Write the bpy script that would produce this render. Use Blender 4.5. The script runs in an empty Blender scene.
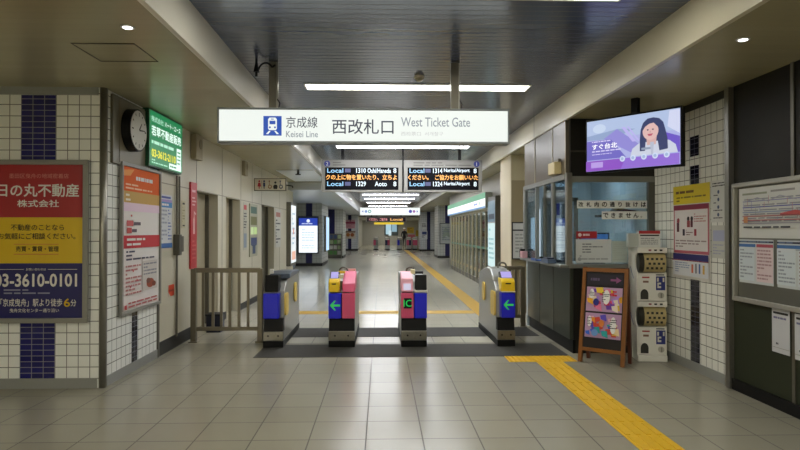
import bpy, bmesh, math, random
from mathutils import Matrix, Vector
random.seed(7)
PI = math.pi
S = bpy.context.scene
COL = S.collection

# ------------------------------------------------------------------ camera, world, exposure
F_PX = 608.0
cam = bpy.data.cameras.new('camera'); cam.sensor_width = 36.0; cam.lens = F_PX * 36.0 / 800.0
cam.clip_start = 0.05; cam.clip_end = 300
co = bpy.data.objects.new('camera', cam); COL.objects.link(co)
co.location = (0, 0, 1.47)
co.rotation_euler = (PI / 2 + math.atan(5.5 / F_PX), 0, -math.atan(18.5 / F_PX))
S.camera = co
w = bpy.data.worlds.new('world'); S.world = w; w.use_nodes = True
w.node_tree.nodes['Background'].inputs[0].default_value = (0.9, 1.0, 1.0, 1)
w.node_tree.nodes['Background'].inputs[1].default_value = 0.05
S.view_settings.view_transform = 'Standard'; S.view_settings.look = 'None'
S.view_settings.exposure = 0.1; S.view_settings.gamma = 1.0
S.view_settings.use_curve_mapping = False
LAMP = 17.0          # radiance of the ceiling tubes
LAMP_COL = (1.0, 0.96, 0.88)

# ------------------------------------------------------------------ materials
_m = {}
def srgb(c):
    if isinstance(c, str):
        c = c.lstrip('#'); c = [int(c[i:i + 2], 16) / 255 for i in (0, 2, 4)]
    return tuple((v / 12.92 if v <= .04045 else ((v + .055) / 1.055) ** 2.4) for v in c)
def mat(col, rough=0.5, metal=0.0, noise=0.0, nscale=8.0, spec=0.5):
    k = ('m', str(col), rough, metal, noise, nscale, spec)
    if k in _m: return _m[k]
    m = bpy.data.materials.new('surface'); m.use_nodes = True; nt = m.node_tree
    b = nt.nodes['Principled BSDF']; c = srgb(col)
    b.inputs['Base Color'].default_value = (*c, 1); b.inputs['Roughness'].default_value = rough
    b.inputs['Metallic'].default_value = metal; b.inputs['Specular IOR Level'].default_value = spec
    if noise:
        g = nt.nodes.new('ShaderNodeNewGeometry'); n = nt.nodes.new('ShaderNodeTexNoise')
        n.inputs['Scale'].default_value = nscale; n.inputs['Detail'].default_value = 5
        nt.links.new(g.outputs['Position'], n.inputs['Vector'])
        r = nt.nodes.new('ShaderNodeMix'); r.data_type = 'RGBA'
        r.inputs[6].default_value = (*[v * (1 - noise) for v in c], 1)
        r.inputs[7].default_value = (*[min(1, v * (1 + noise)) for v in c], 1)
        nt.links.new(n.outputs['Fac'], r.inputs[0]); nt.links.new(r.outputs[2], b.inputs['Base Color'])
    _m[k] = m; return m
def em(col, s=1.0):
    k = ('e', str(col), s)
    if k in _m: return _m[k]
    m = bpy.data.materials.new('glow'); m.use_nodes = True
    b = m.node_tree.nodes['Principled BSDF']; c = srgb(col)
    b.inputs['Base Color'].default_value = (.03, .03, .03, 1); b.inputs['Roughness'].default_value = .35
    b.inputs['Emission Color'].default_value = (*c, 1); b.inputs['Emission Strength'].default_value = s
    _m[k] = m; return m
def tiles(c1, c2, grout, bw, bh, gap, axes='xz', off=(0, 0), rough=0.25, spec=0.5, noise=0.0, grough=.7, offset=0.0, bump=.35):
    """square joints laid over a surface: axes names the two world axes of the surface"""
    m = bpy.data.materials.new('tiled'); m.use_nodes = True; nt = m.node_tree
    b = nt.nodes['Principled BSDF']
    g = nt.nodes.new('ShaderNodeNewGeometry'); sx = nt.nodes.new('ShaderNodeSeparateXYZ'); cx = nt.nodes.new('ShaderNodeCombineXYZ')
    nt.links.new(g.outputs['Position'], sx.inputs[0])
    for i in (0, 1):
        a = nt.nodes.new('ShaderNodeMath'); a.operation = 'SUBTRACT'; a.inputs[1].default_value = off[i]
        nt.links.new(sx.outputs['xyz'.index(axes[i])], a.inputs[0]); nt.links.new(a.outputs[0], cx.inputs[i])
    t = nt.nodes.new('ShaderNodeTexBrick'); nt.links.new(cx.outputs[0], t.inputs['Vector'])
    t.offset = offset; t.squash = 1.0
    t.inputs['Scale'].default_value = 1.0; t.inputs['Brick Width'].default_value = bw; t.inputs['Row Height'].default_value = bh
    t.inputs['Mortar Size'].default_value = gap; t.inputs['Mortar Smooth'].default_value = 0.1; t.inputs['Bias'].default_value = 0
    t.inputs['Color1'].default_value = (*srgb(c1), 1); t.inputs['Color2'].default_value = (*srgb(c2), 1); t.inputs['Mortar'].default_value = (*srgb(grout), 1)
    src = t.outputs['Color']
    if noise:
        n = nt.nodes.new('ShaderNodeTexNoise'); n.inputs['Scale'].default_value = 2.2; n.inputs['Detail'].default_value = 6
        nt.links.new(g.outputs['Position'], n.inputs['Vector'])
        mp = nt.nodes.new('ShaderNodeMapRange'); mp.inputs[3].default_value = 1 - noise; mp.inputs[4].default_value = 1 + noise
        nt.links.new(n.outputs['Fac'], mp.inputs[0])
        mx = nt.nodes.new('ShaderNodeVectorMath'); mx.operation = 'SCALE'
        nt.links.new(src, mx.inputs[0]); nt.links.new(mp.outputs[0], mx.inputs['Scale']); src = mx.outputs[0]
    nt.links.new(src, b.inputs['Base Color'])
    rr = nt.nodes.new('ShaderNodeMapRange'); rr.inputs[3].default_value = rough; rr.inputs[4].default_value = grough
    nt.links.new(t.outputs['Fac'], rr.inputs[0]); nt.links.new(rr.outputs[0], b.inputs['Roughness'])
    b.inputs['Specular IOR Level'].default_value = spec
    if not bump: return m
    bp = nt.nodes.new('ShaderNodeBump'); bp.invert = True; bp.inputs['Strength'].default_value = .35; bp.inputs['Distance'].default_value = .003
    nt.links.new(t.outputs['Fac'], bp.inputs['Height']); nt.links.new(bp.outputs[0], b.inputs['Normal'])
    return m
def glass(tint=(.9, .96, .96), refl=.08):
    m = bpy.data.materials.new('clear_glass'); m.use_nodes = True; nt = m.node_tree
    out = nt.nodes['Material Output']; nt.nodes.remove(nt.nodes['Principled BSDF'])
    a = nt.nodes.new('ShaderNodeBsdfTransparent'); a.inputs[0].default_value = (*tint, 1)
    g = nt.nodes.new('ShaderNodeBsdfGlossy'); g.inputs['Roughness'].default_value = .02
    lw = nt.nodes.new('ShaderNodeLayerWeight'); lw.inputs[0].default_value = refl * 3
    mr = nt.nodes.new('ShaderNodeMapRange'); mr.inputs[3].default_value = refl; mr.inputs[4].default_value = .8
    nt.links.new(lw.outputs['Fresnel'], mr.inputs[0])
    x = nt.nodes.new('ShaderNodeMixShader'); nt.links.new(mr.outputs[0], x.inputs[0])
    nt.links.new(a.outputs[0], x.inputs[1]); nt.links.new(g.outputs[0], x.inputs[2]); nt.links.new(x.outputs[0], out.inputs[0])
    return m

STEEL = mat('#9a9890', .34, .85, .08, 30)
STEEL_D = mat('#77746a', .4, .8, .1, 20)
GATE_STEEL = mat('#a9aaa6', .38, .6, .06, 25)
ALU = mat('#a8a69c', .4, .5)
BLACK = mat('#090909', .5, spec=.25)
DARK = mat('#1c1a17', .45)
WHITE = mat('#e6e4de', .45)
PAPER = mat('#e2e3e2', .6)
NAVY = mat('#16164f', .35)
BLUE = mat('#1a20d8', .35)
PINK = mat('#e0567f', .4)
YEL = mat('#efc81a', .4)
RED = mat('#c0202a', .45)
GREY = mat('#8a8a86', .5)
LGREY = mat('#c2c2be', .5)
INK = mat('#2a2c38', .6)

# ------------------------------------------------------------------ mesh helpers
class MB:
    def __init__(s): s.v = []; s.f = []; s.mi = []; s.ms = []
    def m(s, mt):
        if mt not in s.ms: s.ms.append(mt)
        return s.ms.index(mt)
    def add(s, vs, fs, mt):
        o = len(s.v); k = s.m(mt)
        s.v += [tuple(p) for p in vs]
        for f in fs: s.f.append([o + i for i in f]); s.mi.append(k)
        return s
    def box(s, x0, x1, y0, y1, z0, z1, mt):
        v = [(x, y, z) for z in (z0, z1) for y in (y0, y1) for x in (x0, x1)]
        return s.add(v, [(0, 2, 3, 1), (4, 5, 7, 6), (0, 1, 5, 4), (2, 6, 7, 3), (0, 4, 6, 2), (1, 3, 7, 5)], mt)
    def prism(s, pts, a0, a1, mt, axis='x'):
        """extrude a 2D outline: axis x -> pts (y,z); y -> pts (x,z); z -> pts (x,y)"""
        def P(p, a): return {'x': (a, p[0], p[1]), 'y': (p[0], a, p[1]), 'z': (p[0], p[1], a)}[axis]
        n = len(pts); v = [P(p, a0) for p in pts] + [P(p, a1) for p in pts]
        f = [tuple(range(n)), tuple(range(2 * n - 1, n - 1, -1))] + [(i, i + n, (i + 1) % n + n, (i + 1) % n) for i in range(n)]
        return s.add(v, f, mt)
    def cyl(s, p0, p1, r, mt, n=16, r1=None):
        p0 = Vector(p0); p1 = Vector(p1); d = (p1 - p0).normalized(); r1 = r if r1 is None else r1
        u = d.orthogonal().normalized(); w_ = d.cross(u)
        v = []
        for p, q in ((p0, r), (p1, r1)):
            for i in range(n):
                a = 2 * PI * i / n; v.append(p + (u * math.cos(a) + w_ * math.sin(a)) * q)
        f = [tuple(range(n - 1, -1, -1)), tuple(range(n, 2 * n))] + [(i, (i + 1) % n, (i + 1) % n + n, i + n) for i in range(n)]
        return s.add(v, f, mt)
    def tube(s, pts, r, mt, n=8):
        for a, b in zip(pts, pts[1:]): s.cyl(a, b, r, mt, n)
        return s
    def sphere(s, c, r, mt, n=14, sc=(1, 1, 1)):
        v = []; f = []; h = n // 2
        for j in range(h + 1):
            t = PI * j / h
            for i in range(n):
                a = 2 * PI * i / n
                v.append((c[0] + r * sc[0] * math.sin(t) * math.cos(a), c[1] + r * sc[1] * math.sin(t) * math.sin(a), c[2] + r * sc[2] * math.cos(t)))
        for j in range(h):
            for i in range(n):
                f.append((j * n + i, (j + 1) * n + i, (j + 1) * n + (i + 1) % n, j * n + (i + 1) % n))
        return s.add(v, f, mt)
    def build(s, name, parent=None, world=False, bevel=0.0, smooth=False, loc=None, rotz=0.0):
        vs = s.v
        if world and parent is not None:
            mi = Matrix.Translation(Vector(parent['_o'])) @ Matrix.Rotation(parent['_r'], 4, 'Z'); mi = mi.inverted()
            vs = [tuple(mi @ Vector(p)) for p in vs]
        elif world:                                    # a single-mesh thing: origin at the middle of its base
            xs = [p[0] for p in vs]; ys = [p[1] for p in vs]; zs = [p[2] for p in vs]
            loc = ((min(xs) + max(xs)) / 2, (min(ys) + max(ys)) / 2, min(zs))
            vs = [(p[0] - loc[0], p[1] - loc[1], p[2] - loc[2]) for p in vs]
        me = bpy.data.meshes.new(name); me.from_pydata(vs, [], s.f); 
        for q in s.ms: me.materials.append(q)
        for p, k in zip(me.polygons, s.mi): p.material_index = k; p.use_smooth = smooth
        bm = bmesh.new(); bm.from_mesh(me)
        if s.fixn: bmesh.ops.recalc_face_normals(bm, faces=bm.faces)
        bm.to_mesh(me); bm.free(); me.update()
        o = bpy.data.objects.new(name, me); COL.objects.link(o)
        if parent is not None: o.parent = parent
        if loc is not None: o.location = loc
        o.rotation_euler.z = rotz
        if bevel:
            b = o.modifiers.new('bevel', 'BEVEL'); b.width = bevel; b.segments = 2; b.limit_method = 'ANGLE'
        return o
    fixn = True
def thing(name, label, cat, loc=(0, 0, 0), rotz=0.0, group=None):
    o = bpy.data.objects.new(name, None); COL.objects.link(o); o.empty_display_size = .1
    o.location = loc; o.rotation_euler.z = rotz
    o['label'] = label; o['category'] = cat; o['_o'] = tuple(float(v) for v in loc); o['_r'] = float(rotz)
    if group: o['group'] = group
    return o
def tag(o, label, cat, group=None):
    o['label'] = label; o['category'] = cat
    if group: o['group'] = group
    return o
def struct(o): o['kind'] = 'structure'; return o
def sbox(name, x0, x1, y0, y1, z0, z1, mt, parent=None):
    o = MB().box(x0, x1, y0, y1, z0, z1, mt).build(name, parent, world=parent is None)
    if parent is None: struct(o)
    return o

_tc = {}
def text_mesh(body, bold=0.0):
    k = (body, bold)
    if k in _tc: return _tc[k]
    if bold:                                            # heavier strokes: the outline laid over itself with small shifts
        v, f = text_mesh(body); b = bold * .55; V_ = []; F_ = []
        for k_, (dx, dy) in enumerate(((0, 0), (b, 0), (-b, 0), (0, b), (0, -b), (b * .7, b * .7), (-b * .7, -b * .7), (b * .7, -b * .7), (-b * .7, b * .7))):
            o_ = len(V_); V_ += [(p[0] + dx, p[1] + dy, k_ * .00006) for p in v]; F_ += [tuple(i + o_ for i in q) for q in f]
        _tc[k] = (V_, F_); return V_, F_
    c = bpy.data.curves.new('t', 'FONT'); c.body = body; c.size = 1.0; c.resolution_u = 3; 
    o = bpy.data.objects.new('t', c); COL.objects.link(o)
    dg = bpy.context.evaluated_depsgraph_get(); me = bpy.data.meshes.new_from_object(o.evaluated_get(dg))
    v = [(p.co.x, p.co.y) for p in me.vertices]; f = [tuple(p.vertices) for p in me.polygons]
    bpy.data.objects.remove(o); bpy.data.curves.remove(c); bpy.data.meshes.remove(me)
    _tc[k] = (v, f); return v, f

def sheet_mb(W, Hh, items, thick=.004, base=PAPER, mb=None, step=.0007):
    """flat printed thing in the local x (right) / z (up) plane, printed side towards -y; items in fractions of W, H"""
    mb = mb or MB(); mb.fixn = True
    if thick: mb.box(0, W, -thick, 0, 0, Hh, base)
    d = thick
    for it in items:
        d += step; k = it[0]
        if k == 'r':
            _, u0, v0, u1, v1, mt = it
            mb.add([(u0 * W, -d, v0 * Hh), (u1 * W, -d, v0 * Hh), (u1 * W, -d, v1 * Hh), (u0 * W, -d, v1 * Hh)], [(0, 1, 2, 3)], mt)
        elif k == 'p':
            mb.add([(u * W, -d, v * Hh) for u, v in it[1]], [tuple(range(len(it[1])))], it[2])
        elif k == 'c':                                  # ellipse: u, v, radius (fraction of H), material, x-stretch
            _, u, v, r, mt = it[:5]; sx = it[5] if len(it) > 5 else 1
            n = 28; mb.add([(u * W + r * Hh * sx * math.cos(2 * PI * i / n), -d, v * Hh + r * Hh * math.sin(2 * PI * i / n)) for i in range(n)], [tuple(range(n))], mt)
        elif k == 'l':                                  # rows of print too small to read
            _, u0, v0, u1, v1, n, mt = it
            rh = (v1 - v0) / n
            for j in range(n):
                u = u0; vv = v1 - (j + .75) * rh
                while u < u1 - .02:
                    wd = min(random.uniform(.06, .3) * (u1 - u0), u1 - u)
                    mb.add([(u * W, -d, vv * Hh), ((u + wd) * W, -d, vv * Hh), ((u + wd) * W, -d, (vv + rh * .45) * Hh), (u * W, -d, (vv + rh * .45) * Hh)], [(0, 1, 2, 3)], mt)
                    u += wd + .03 * (u1 - u0)
                    if random.random() < .18: break
        elif k == 't':                                  # text: u, v = middle point (or left/right edge), h = glyph height, fitted width
            _, s_, u, v, h, mt = it[:6]; al = it[6] if len(it) > 6 else 'c'; bold = it[7] if len(it) > 7 else 0; fw = it[8] if len(it) > 8 else None
            tv, tf = text_mesh(s_, bold)
            x0 = min(p[0] for p in tv); x1 = max(p[0] for p in tv); y0 = min(p[1] for p in tv); y1 = max(p[1] for p in tv)
            sy = h * Hh / (y1 - y0); sx = sy if not fw else fw * W / (x1 - x0)
            ww = (x1 - x0) * sx; ox = u * W - {'c': ww / 2, 'l': 0, 'r': ww}[al]
            mb.add([(ox + (p[0] - x0) * sx, -d - (p[2] if len(p) > 2 else 0), v * Hh + (p[1] - (y0 + y1) / 2) * sy) for p in tv], tf, mt)
    mb.fixn = False
    return mb
def fix_up(mb):                                         # box faces are wound outward already; printed layers face -y
    mb.fixn = False; return mb
def sheet(name, W, Hh, items, loc, rotz, label=None, cat=None, group=None, parent=None, thick=.004, base=PAPER):
    o = sheet_mb(W, Hh, items, thick, base).build(name, parent, loc=loc, rotz=rotz)
    if label: tag(o, label, cat, group)
    return o
def framed(name, W, Hh, items, loc, rotz, label, cat, fw=.03, fd=.04, fm=ALU, base=PAPER, group=None, thick=.015):
    """a poster frame whose four rails stand proud of the printed sheet"""
    t = thing(name, label, cat, loc, rotz, group)
    fr = MB()
    fr.box(-fw, W + fw, -fd, 0, -fw, 0, fm); fr.box(-fw, W + fw, -fd, 0, Hh, Hh + fw, fm)
    fr.box(-fw, 0, -fd, 0, 0, Hh, fm); fr.box(W, W + fw, -fd, 0, 0, Hh, fm)
    fr.build('frame', t, bevel=.004)
    sheet_mb(W, Hh, items, thick, base).build('printed_sheet', t)
    return t
LEFT = PI / 2        # things on the left wall face +x
RIGHT = -PI / 2      # things on the right wall face -x
XL, XR = -2.6, 3.28  # the two corridor walls
ZL, ZU = 2.81, 3.11  # lower and upper ceiling
FL, FR = -1.37, 2.20 # the two ceiling fascias
YW = 5.77            # tiled wall facing the camera, left

# ------------------------------------------------------------------ setting: floor, walls, ceilings
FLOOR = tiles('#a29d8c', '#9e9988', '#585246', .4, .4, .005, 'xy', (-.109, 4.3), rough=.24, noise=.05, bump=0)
FLOOR_IN_LIT = tiles('#bdb8a6', '#b9b4a2', '#5f5a4d', .4, .4, .006, 'xy', (-.109, 4.3), rough=.17, noise=.04, bump=0)  # lighter copy of the floor tiles: the concourse's brighter light put into colour
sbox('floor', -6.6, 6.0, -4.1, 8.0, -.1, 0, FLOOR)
sbox('floor', -6.6, 6.0, 8.0, 62, -.1, 0, FLOOR_IN_LIT)
PANEL_L = tiles('#afa98b', '#a9a385', '#827c64', 40, .1, .0016, 'xy', (-20, 0), rough=.26, noise=.04)
PANEL_U = tiles('#47526e', '#44506a', '#242a38', 40, .1, .004, 'xy', (-20, 0), rough=.2, noise=.06, spec=.9)
PANEL_W = mat('#c6cbcc', .35)
sbox('ceiling', FL, FR, -4.1, 47, ZU, ZU + .05, PANEL_U)
sbox('ceiling_left', -6.6, FL - .04, -4.1, 17, ZL, ZL + .05, PANEL_L)
sbox('ceiling_right', FR + .04, 6.0, -4.1, 47, ZL, ZL + .05, PANEL_L)
sbox('ceiling_left', -6.6, FL - .04, 17.0, 47, 2.6, 2.65, PANEL_W)
FASC = mat('#e4e0d4', .35, 0, .03, 3)
sbox('trim_1', FL - .04, FL, -4.1, 47, ZL - .012, ZU, FASC)
sbox('trim_2', FR, FR + .04, -4.1, 47, ZL - .012, ZU, mat('#d6cfb8', .35, 0, .03, 3))
sbox('trim_15', FR - .002, FR, 8.69, 8.705, ZL - .01, ZU, STEEL_D)
sbox('trim_14', FL - .04, FL, 17, 47, 2.6, ZL - .012, PANEL_W)
sbox('trim_3', -6.6, FL - .04, 16.96, 17.0, 2.6, ZL, PANEL_W)
TILE_F = tiles('#f2f3ef', '#eceee9', '#72736f', .1065, .1065, .004, 'xz', (-3.04, .09), rough=.18)
TILE_S = tiles('#f2f3ef', '#eceee9', '#72736f', .1065, .1065, .004, 'yz', (5.85, .09), rough=.18)
STRIPE_F = tiles('#15165c', '#1b1c6c', '#8f8f96', .1065, .05325, .003, 'xz', (-3.04, .09), rough=.12)
STRIPE_S = tiles('#0b0c26', '#0f102e', '#5f5f64', .1, .05325, .003, 'yz', (6.4, .09), rough=.12)
BASE_G = mat('#8f908c', .5)
wl = sbox('wall_front', -6.6, XL - .03, YW, YW + .15, 0, ZL, TILE_F)
sbox('trim_13', -3.36, -3.04, YW - .002, YW, .09, 2.735, STRIPE_F, None); 
sbox('baseboard_front', -6.6, XL - .05, YW - .012, YW, 0, .095, BASE_G)
sbox('trim_4', -6.6, XL - .05, YW - .02, YW, 2.737, ZL, mat('#8f928e', .4))
MB().cyl((XL - .012, YW + .02, 0), (XL - .012, YW + .02, ZL), .034, STEEL, 20).build('trim_5', world=True, smooth=True)['kind'] = 'structure'
sbox('wall_left', XL - .15, XL, YW + .06, 7.13, 0, ZL, TILE_S)
sbox('trim_13', XL, XL + .002, 6.42, 6.57, .09, 2.735, STRIPE_S)
sbox('baseboard_left', XL, XL + .012, YW + .06, 7.13, 0, .095, BASE_G)
CREAM = mat('#c9c3ae', .4, 0, .03, 2)
CREAM_D = mat('#a89f86', .45, 0, .03, 2)
sbox('trim_6', XL - .02, XL + .02, 7.13, 7.165, 0, ZL, STEEL_D)
# cream steel panels between the doorways
segs = [(7.165, 8.65, 0), (9.75, 10.25, 0), (11.26, 13.3, 0), (14.8, 17.8, 0)]
for a, b, z in segs:
    sbox('wall_left', XL - .15, XL, a, b, 0, ZL, CREAM)
    sbox('baseboard_left', XL, XL + .01, a, b, 0, .12 if a > 7.2 else .16, DARK)
for a, b in ((8.65, 9.75), (10.25, 11.26), (13.3, 14.8)):
    sbox('wall_left', XL - .15, XL, a, b, 2.04, ZL, CREAM)
sbox('wall_left', -6.6, XL, 17.8, 17.95, 0, ZL, CREAM)
for y in (7.78, 8.62, 10.0, 11.32, 12.3, 13.27, 15.6, 16.8):
    sbox('trim_7', XL, XL + .003, y - .006, y + .006, .12, ZL, mat('#8f8875', .5))
sbox('trim_8', XL, XL + .004, 7.165, 17.8, 2.03, 2.042, mat('#8f8875', .5))
for n, (a, b, m_) in enumerate(((8.65, 9.75, CREAM_D), (10.25, 11.26, CREAM_D), (13.3, 14.8, mat('#5f5a49', .5)))):
    t = bpy.data.objects.new('door_%d' % (n + 1), None); COL.objects.link(t); t.location = (XL - .2, a, 0); t['kind'] = 'structure'; t['_o'] = (XL - .2, a, 0); t['_r'] = 0.0
    MB().box(XL - .24, XL - .19, a, b, 0, 2.04, m_).build('door_leaf', t, world=True)
    MB().box(XL - .19, XL - .14, a, a + .05, 0, 2.04, STEEL_D).box(XL - .19, XL - .14, b - .05, b, 0, 2.04, STEEL_D).build('door_frame', t, world=True)
    MB().box(XL - .19, XL - .165, a + .12, a + .15, .9, 1.15, STEEL).build('door_handle', t, world=True)
# far, wider part of the concourse on the left
sbox('wall_left', -4.25, -4.1, 17.95, 47, 0, 2.6, mat('#b9bcbc', .4))
# right: tiled wall beside the office, then dark panels up to the camera
TILE_R = tiles('#ecece5', '#e6e6de', '#6c6c66', .1065, .1065, .004, 'yz', (5.63, .09), rough=.18)
STRIPE_R = tiles('#0c0d24', '#11122c', '#55555a', .09, .05325, .003, 'yz', (6.18, .09), rough=.12)
sbox('wall_right', XR, XR + .15, 5.63, 9.5, 0, ZL, TILE_R)
sbox('trim_13', XR - .002, XR, 6.18, 6.36, .09, 2.15, STRIPE_R)
sbox('trim_13', XR - .002, XR, 6.18, 6.36, 2.25, 2.46, STRIPE_R)
sbox('baseboard_right', XR - .012, XR, 5.63, 7.2, 0, .095, BASE_G)
sbox('trim_9', XR - .012, XR, 5.63, 7.2, 2.735, ZL, DARK)
sbox('trim_10', XR - .05, XR + .05, 5.56, 5.63, 0, ZL, STEEL)
WALL_D = mat('#1d1b14', .5, 0, .1, 4, .25)
WALL_G = mat('#2a2f1f', .5, 0, .1, 4, .3)
sbox('wall_right', XR, XR + .15, -4.1, 5.56, .83, ZL, WALL_D)
sbox('wall_right', XR - .005, XR + .15, -4.1, 5.56, .1, .83, WALL_G)
sbox('baseboard_right', XR - .03, XR + .15, -4.1, 5.56, 0, .1, BLACK)
for y in (4.735, 3.8, 2.9, 2.0):
    sbox('trim_11', XR - .014, XR - .005, y - .018, y + .018, .1, ZL, STEEL_D)
# closing the hall behind the camera and at the far end
sbox('wall_back', -6.6, 3.4, -4.25, -4.1, 0, ZU, CREAM)
sbox('wall_side', -6.75, -6.6, -4.1, 5.9, 0, ZL, CREAM)
FARW = mat('#b5b4ae', .5)
sbox('wall_far', -4.1, -1.9, 47.0, 47.2, 0, 2.6, FARW)
sbox('wall_far', 3.2, 6.0, 47.0, 47.2, 0, ZL, FARW)
sbox('wall_far', -1.9, 3.2, 47.0, 47.2, 2.5, ZU, mat('#a5a7a5', .5))
sbox('wall_far', -4, 6, 62, 62.15, 0, 2.6, mat('#a8a69f', .5))
sbox('wall_far', -2.1, -1.95, 47.2, 62, 0, 2.6, mat('#b0aea6', .5))
sbox('wall_far', 4.4, 4.55, 47.2, 62, 0, 2.6, mat('#b8aa66', .5))
sbox('ceiling_far', -4, 6, 47.2, 62, 2.5, 2.6, mat('#b5b7b6', .5))
# right side past the office
WR = mat('#b0ab9d', .45)
COLM = mat('#8d7f60', .4, 0, .04, 3); COLM_U = mat('#b3a785', .4)
sbox('wall_right', 2.3, 3.6, 10.7, 11.6, 0, 2.36, COLM)
sbox('wall_right', 2.3, 3.6, 10.7, 11.6, 2.36, ZL, COLM_U)
sbox('trim_12', 2.285, 2.3, 10.69, 11.61, 0, ZL, mat('#cfc4a8', .4))
sbox('wall_right', 3.28, 3.43, 9.5, 10.7, 0, ZL, CREAM)
sbox('wall_right', 2.72, 2.9, 11.6, 14.9, 0, ZL, WR)
sbox('wall_right', 2.72, 2.9, 14.9, 24.2, 2.05, ZL, WR)
sbox('wall_right', 2.72, 2.9, 23.4, 24.2, 0, 2.05, WR)
sbox('wall_right', 4.3, 4.45, 24.2, 47, 0, ZL, mat('#b7b9b7', .45))

# ------------------------------------------------------------------ lights of the place, plus added fill lamps
LDIFF = em('#fcf9ec', LAMP); LDIFF2 = em('#f8faff', LAMP * 1.5); RIM = em('#f8faff', 1.3); LDIFF_FILL = em('#fcf9ec', LAMP * 2.2)
def ceiling_light(y, label, group=None, x0=-.85, x1=1.67, z=ZU):
    t = thing('ceiling_light', label, 'ceiling light', ((x0 + x1) / 2, y, z), 0, group)
    wd = x1 - x0
    if 9 < y < 47:                                      # farther in: wider panels, set in a shallow luminous rim
        MB().box(-wd / 2 - .02, wd / 2 + .02, -.17, -.15, -.035, -.001, RIM).box(-wd / 2 - .02, wd / 2 + .02, .15, .17, -.035, -.001, RIM).box(-wd / 2 - .02, -wd / 2, -.15, .15, -.035, -.001, RIM).box(wd / 2, wd / 2 + .02, -.15, .15, -.035, -.001, RIM).build('housing', t)
        MB().box(-wd / 2, wd / 2, -.15, .15, -.033, -.001, LDIFF2).build('diffuser', t)
        return t
    MB().box(-wd / 2 - .02, wd / 2 + .02, -.14, -.12, -.012, -.001, WHITE).box(-wd / 2 - .02, wd / 2 + .02, .12, .14, -.012, -.001, WHITE).box(-wd / 2 - .02, -wd / 2, -.12, .12, -.012, -.001, WHITE).box(wd / 2, wd / 2 + .02, -.12, .12, -.012, -.001, WHITE).build('housing', t)
    MB().box(-wd / 2, wd / 2, -.12, .12, -.008, -.001, (LDIFF_FILL if z == ZL else LDIFF) ).build('diffuser', t)
    return t
ceiling_light(6.92, 'long white ceiling tube light just above the hanging white ticket gate sign', 'tube lights across the ceiling')
ceiling_light(4.12, 'long white ceiling tube light cut off by the top edge of the picture', 'tube lights across the ceiling')
ceiling_light(9.25, 'long white ceiling tube light hidden right behind the hanging ticket gate sign', 'tube lights across the ceiling')
ceiling_light(11.7, 'long white ceiling tube light just above the black departure boards', 'tube lights across the ceiling')
for y in (16.2, 18.6, 21.2): ceiling_light(y, 'long white ceiling tube light hidden behind the departure boards', 'tube lights across the ceiling')
for y, o in ((27.5, 'first and largest'), (31.0, 'second'), (35.3, 'third'), (40.5, 'fourth and smallest')):
    ceiling_light(y, o + ' of the four far tube lights seen under the departure boards', 'tube lights across the ceiling')
for y in (1.5, -1.2): ceiling_light(y, 'long white ceiling tube light overhead behind the camera', 'tube lights across the ceiling')
for y in (-2.2, -3.6): ceiling_light(y, 'long added fill light over the left side hall, unseen behind the camera', 'added fill lights', -5.6, -1.9, ZL)  # unseen lamps added as front fill for the walls facing the camera
for y in (-2.2, -3.6): ceiling_light(y, 'added fill light over the right side, unseen behind the camera', 'added fill lights', 2.4, 3.2, ZL)  # the same added fill, over the right side
for y in (48.5, 51, 54, 57.5, 60): ceiling_light(y, 'white ceiling tube light in the hall beyond the far gates', 'tube lights across the ceiling', z=2.5)

# ------------------------------------------------------------------ floor coverings
MATM = mat('#3a3833', .8, 0, .18, 60)
for y0, y1, l in ((7.08, 7.86, 'dark grey floor mat nearer the camera, under the fronts of the ticket gates'), (8.42, 9.2, 'dark grey floor mat farther away, under the rear ends of the ticket gates')):
    tag(MB().box(-1.48, 2.2, y0, y1, 0, .004, MATM).build('floor_mat', world=True), l, 'mat', None)
TACT = mat('#e4b616', .55, 0, .12, 40)
def tactile(name, x0, x1, y0, y1, label, along='y', bars=True):
    mb = MB().box(x0, x1, y0, y1, 0, .004, TACT)
    if bars:
        if along == 'y':
            n = 4
            for i in range(n):
                c = x0 + (i + .5) * (x1 - x0) / n
                y = y0 + .02
                while y < y1 - .05:
                    mb.box(c - .017, c + .017, y, min(y + .27, y1 - .01), .004, .009, TACT); y += .3
        else:
            x = x0 + .03
            while x < x1 - .01:
                for j in range(5):
                    mb.cyl((x, y0 + .03 + j * (y1 - y0 - .06) / 4, .004), (x, y0 + .03 + j * (y1 - y0 - .06) / 4, .009), .015, TACT, 8)
                x += .055
    return tag(mb.build(name, world=True), label, 'tactile paving')
tactile('tactile_strip', 1.73, 2.03, -3.5, 6.76, 'yellow raised tactile guide strip running from the camera up to the mat')
tactile('tactile_strip', 1.43, 2.2, 6.77, 7.07, 'yellow dotted tactile crosspiece along the near edge of the mat', 'x')
TACT2 = mat('#c9a03a', .55)
tag(MB().box(1.67, 1.97, 9.7, 45.5, 0, .004, TACT2).build('tactile_strip', world=True), 'yellow guide strip running away down the concourse beyond the gates', 'tactile paving')
tag(MB().box(-1.55, 1.66, 10.75, 11.12, 0, .004, TACT2).build('tactile_strip', world=True), 'thin yellow guide strip crossing the concourse just behind the ticket gates', 'tactile paving')

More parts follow.
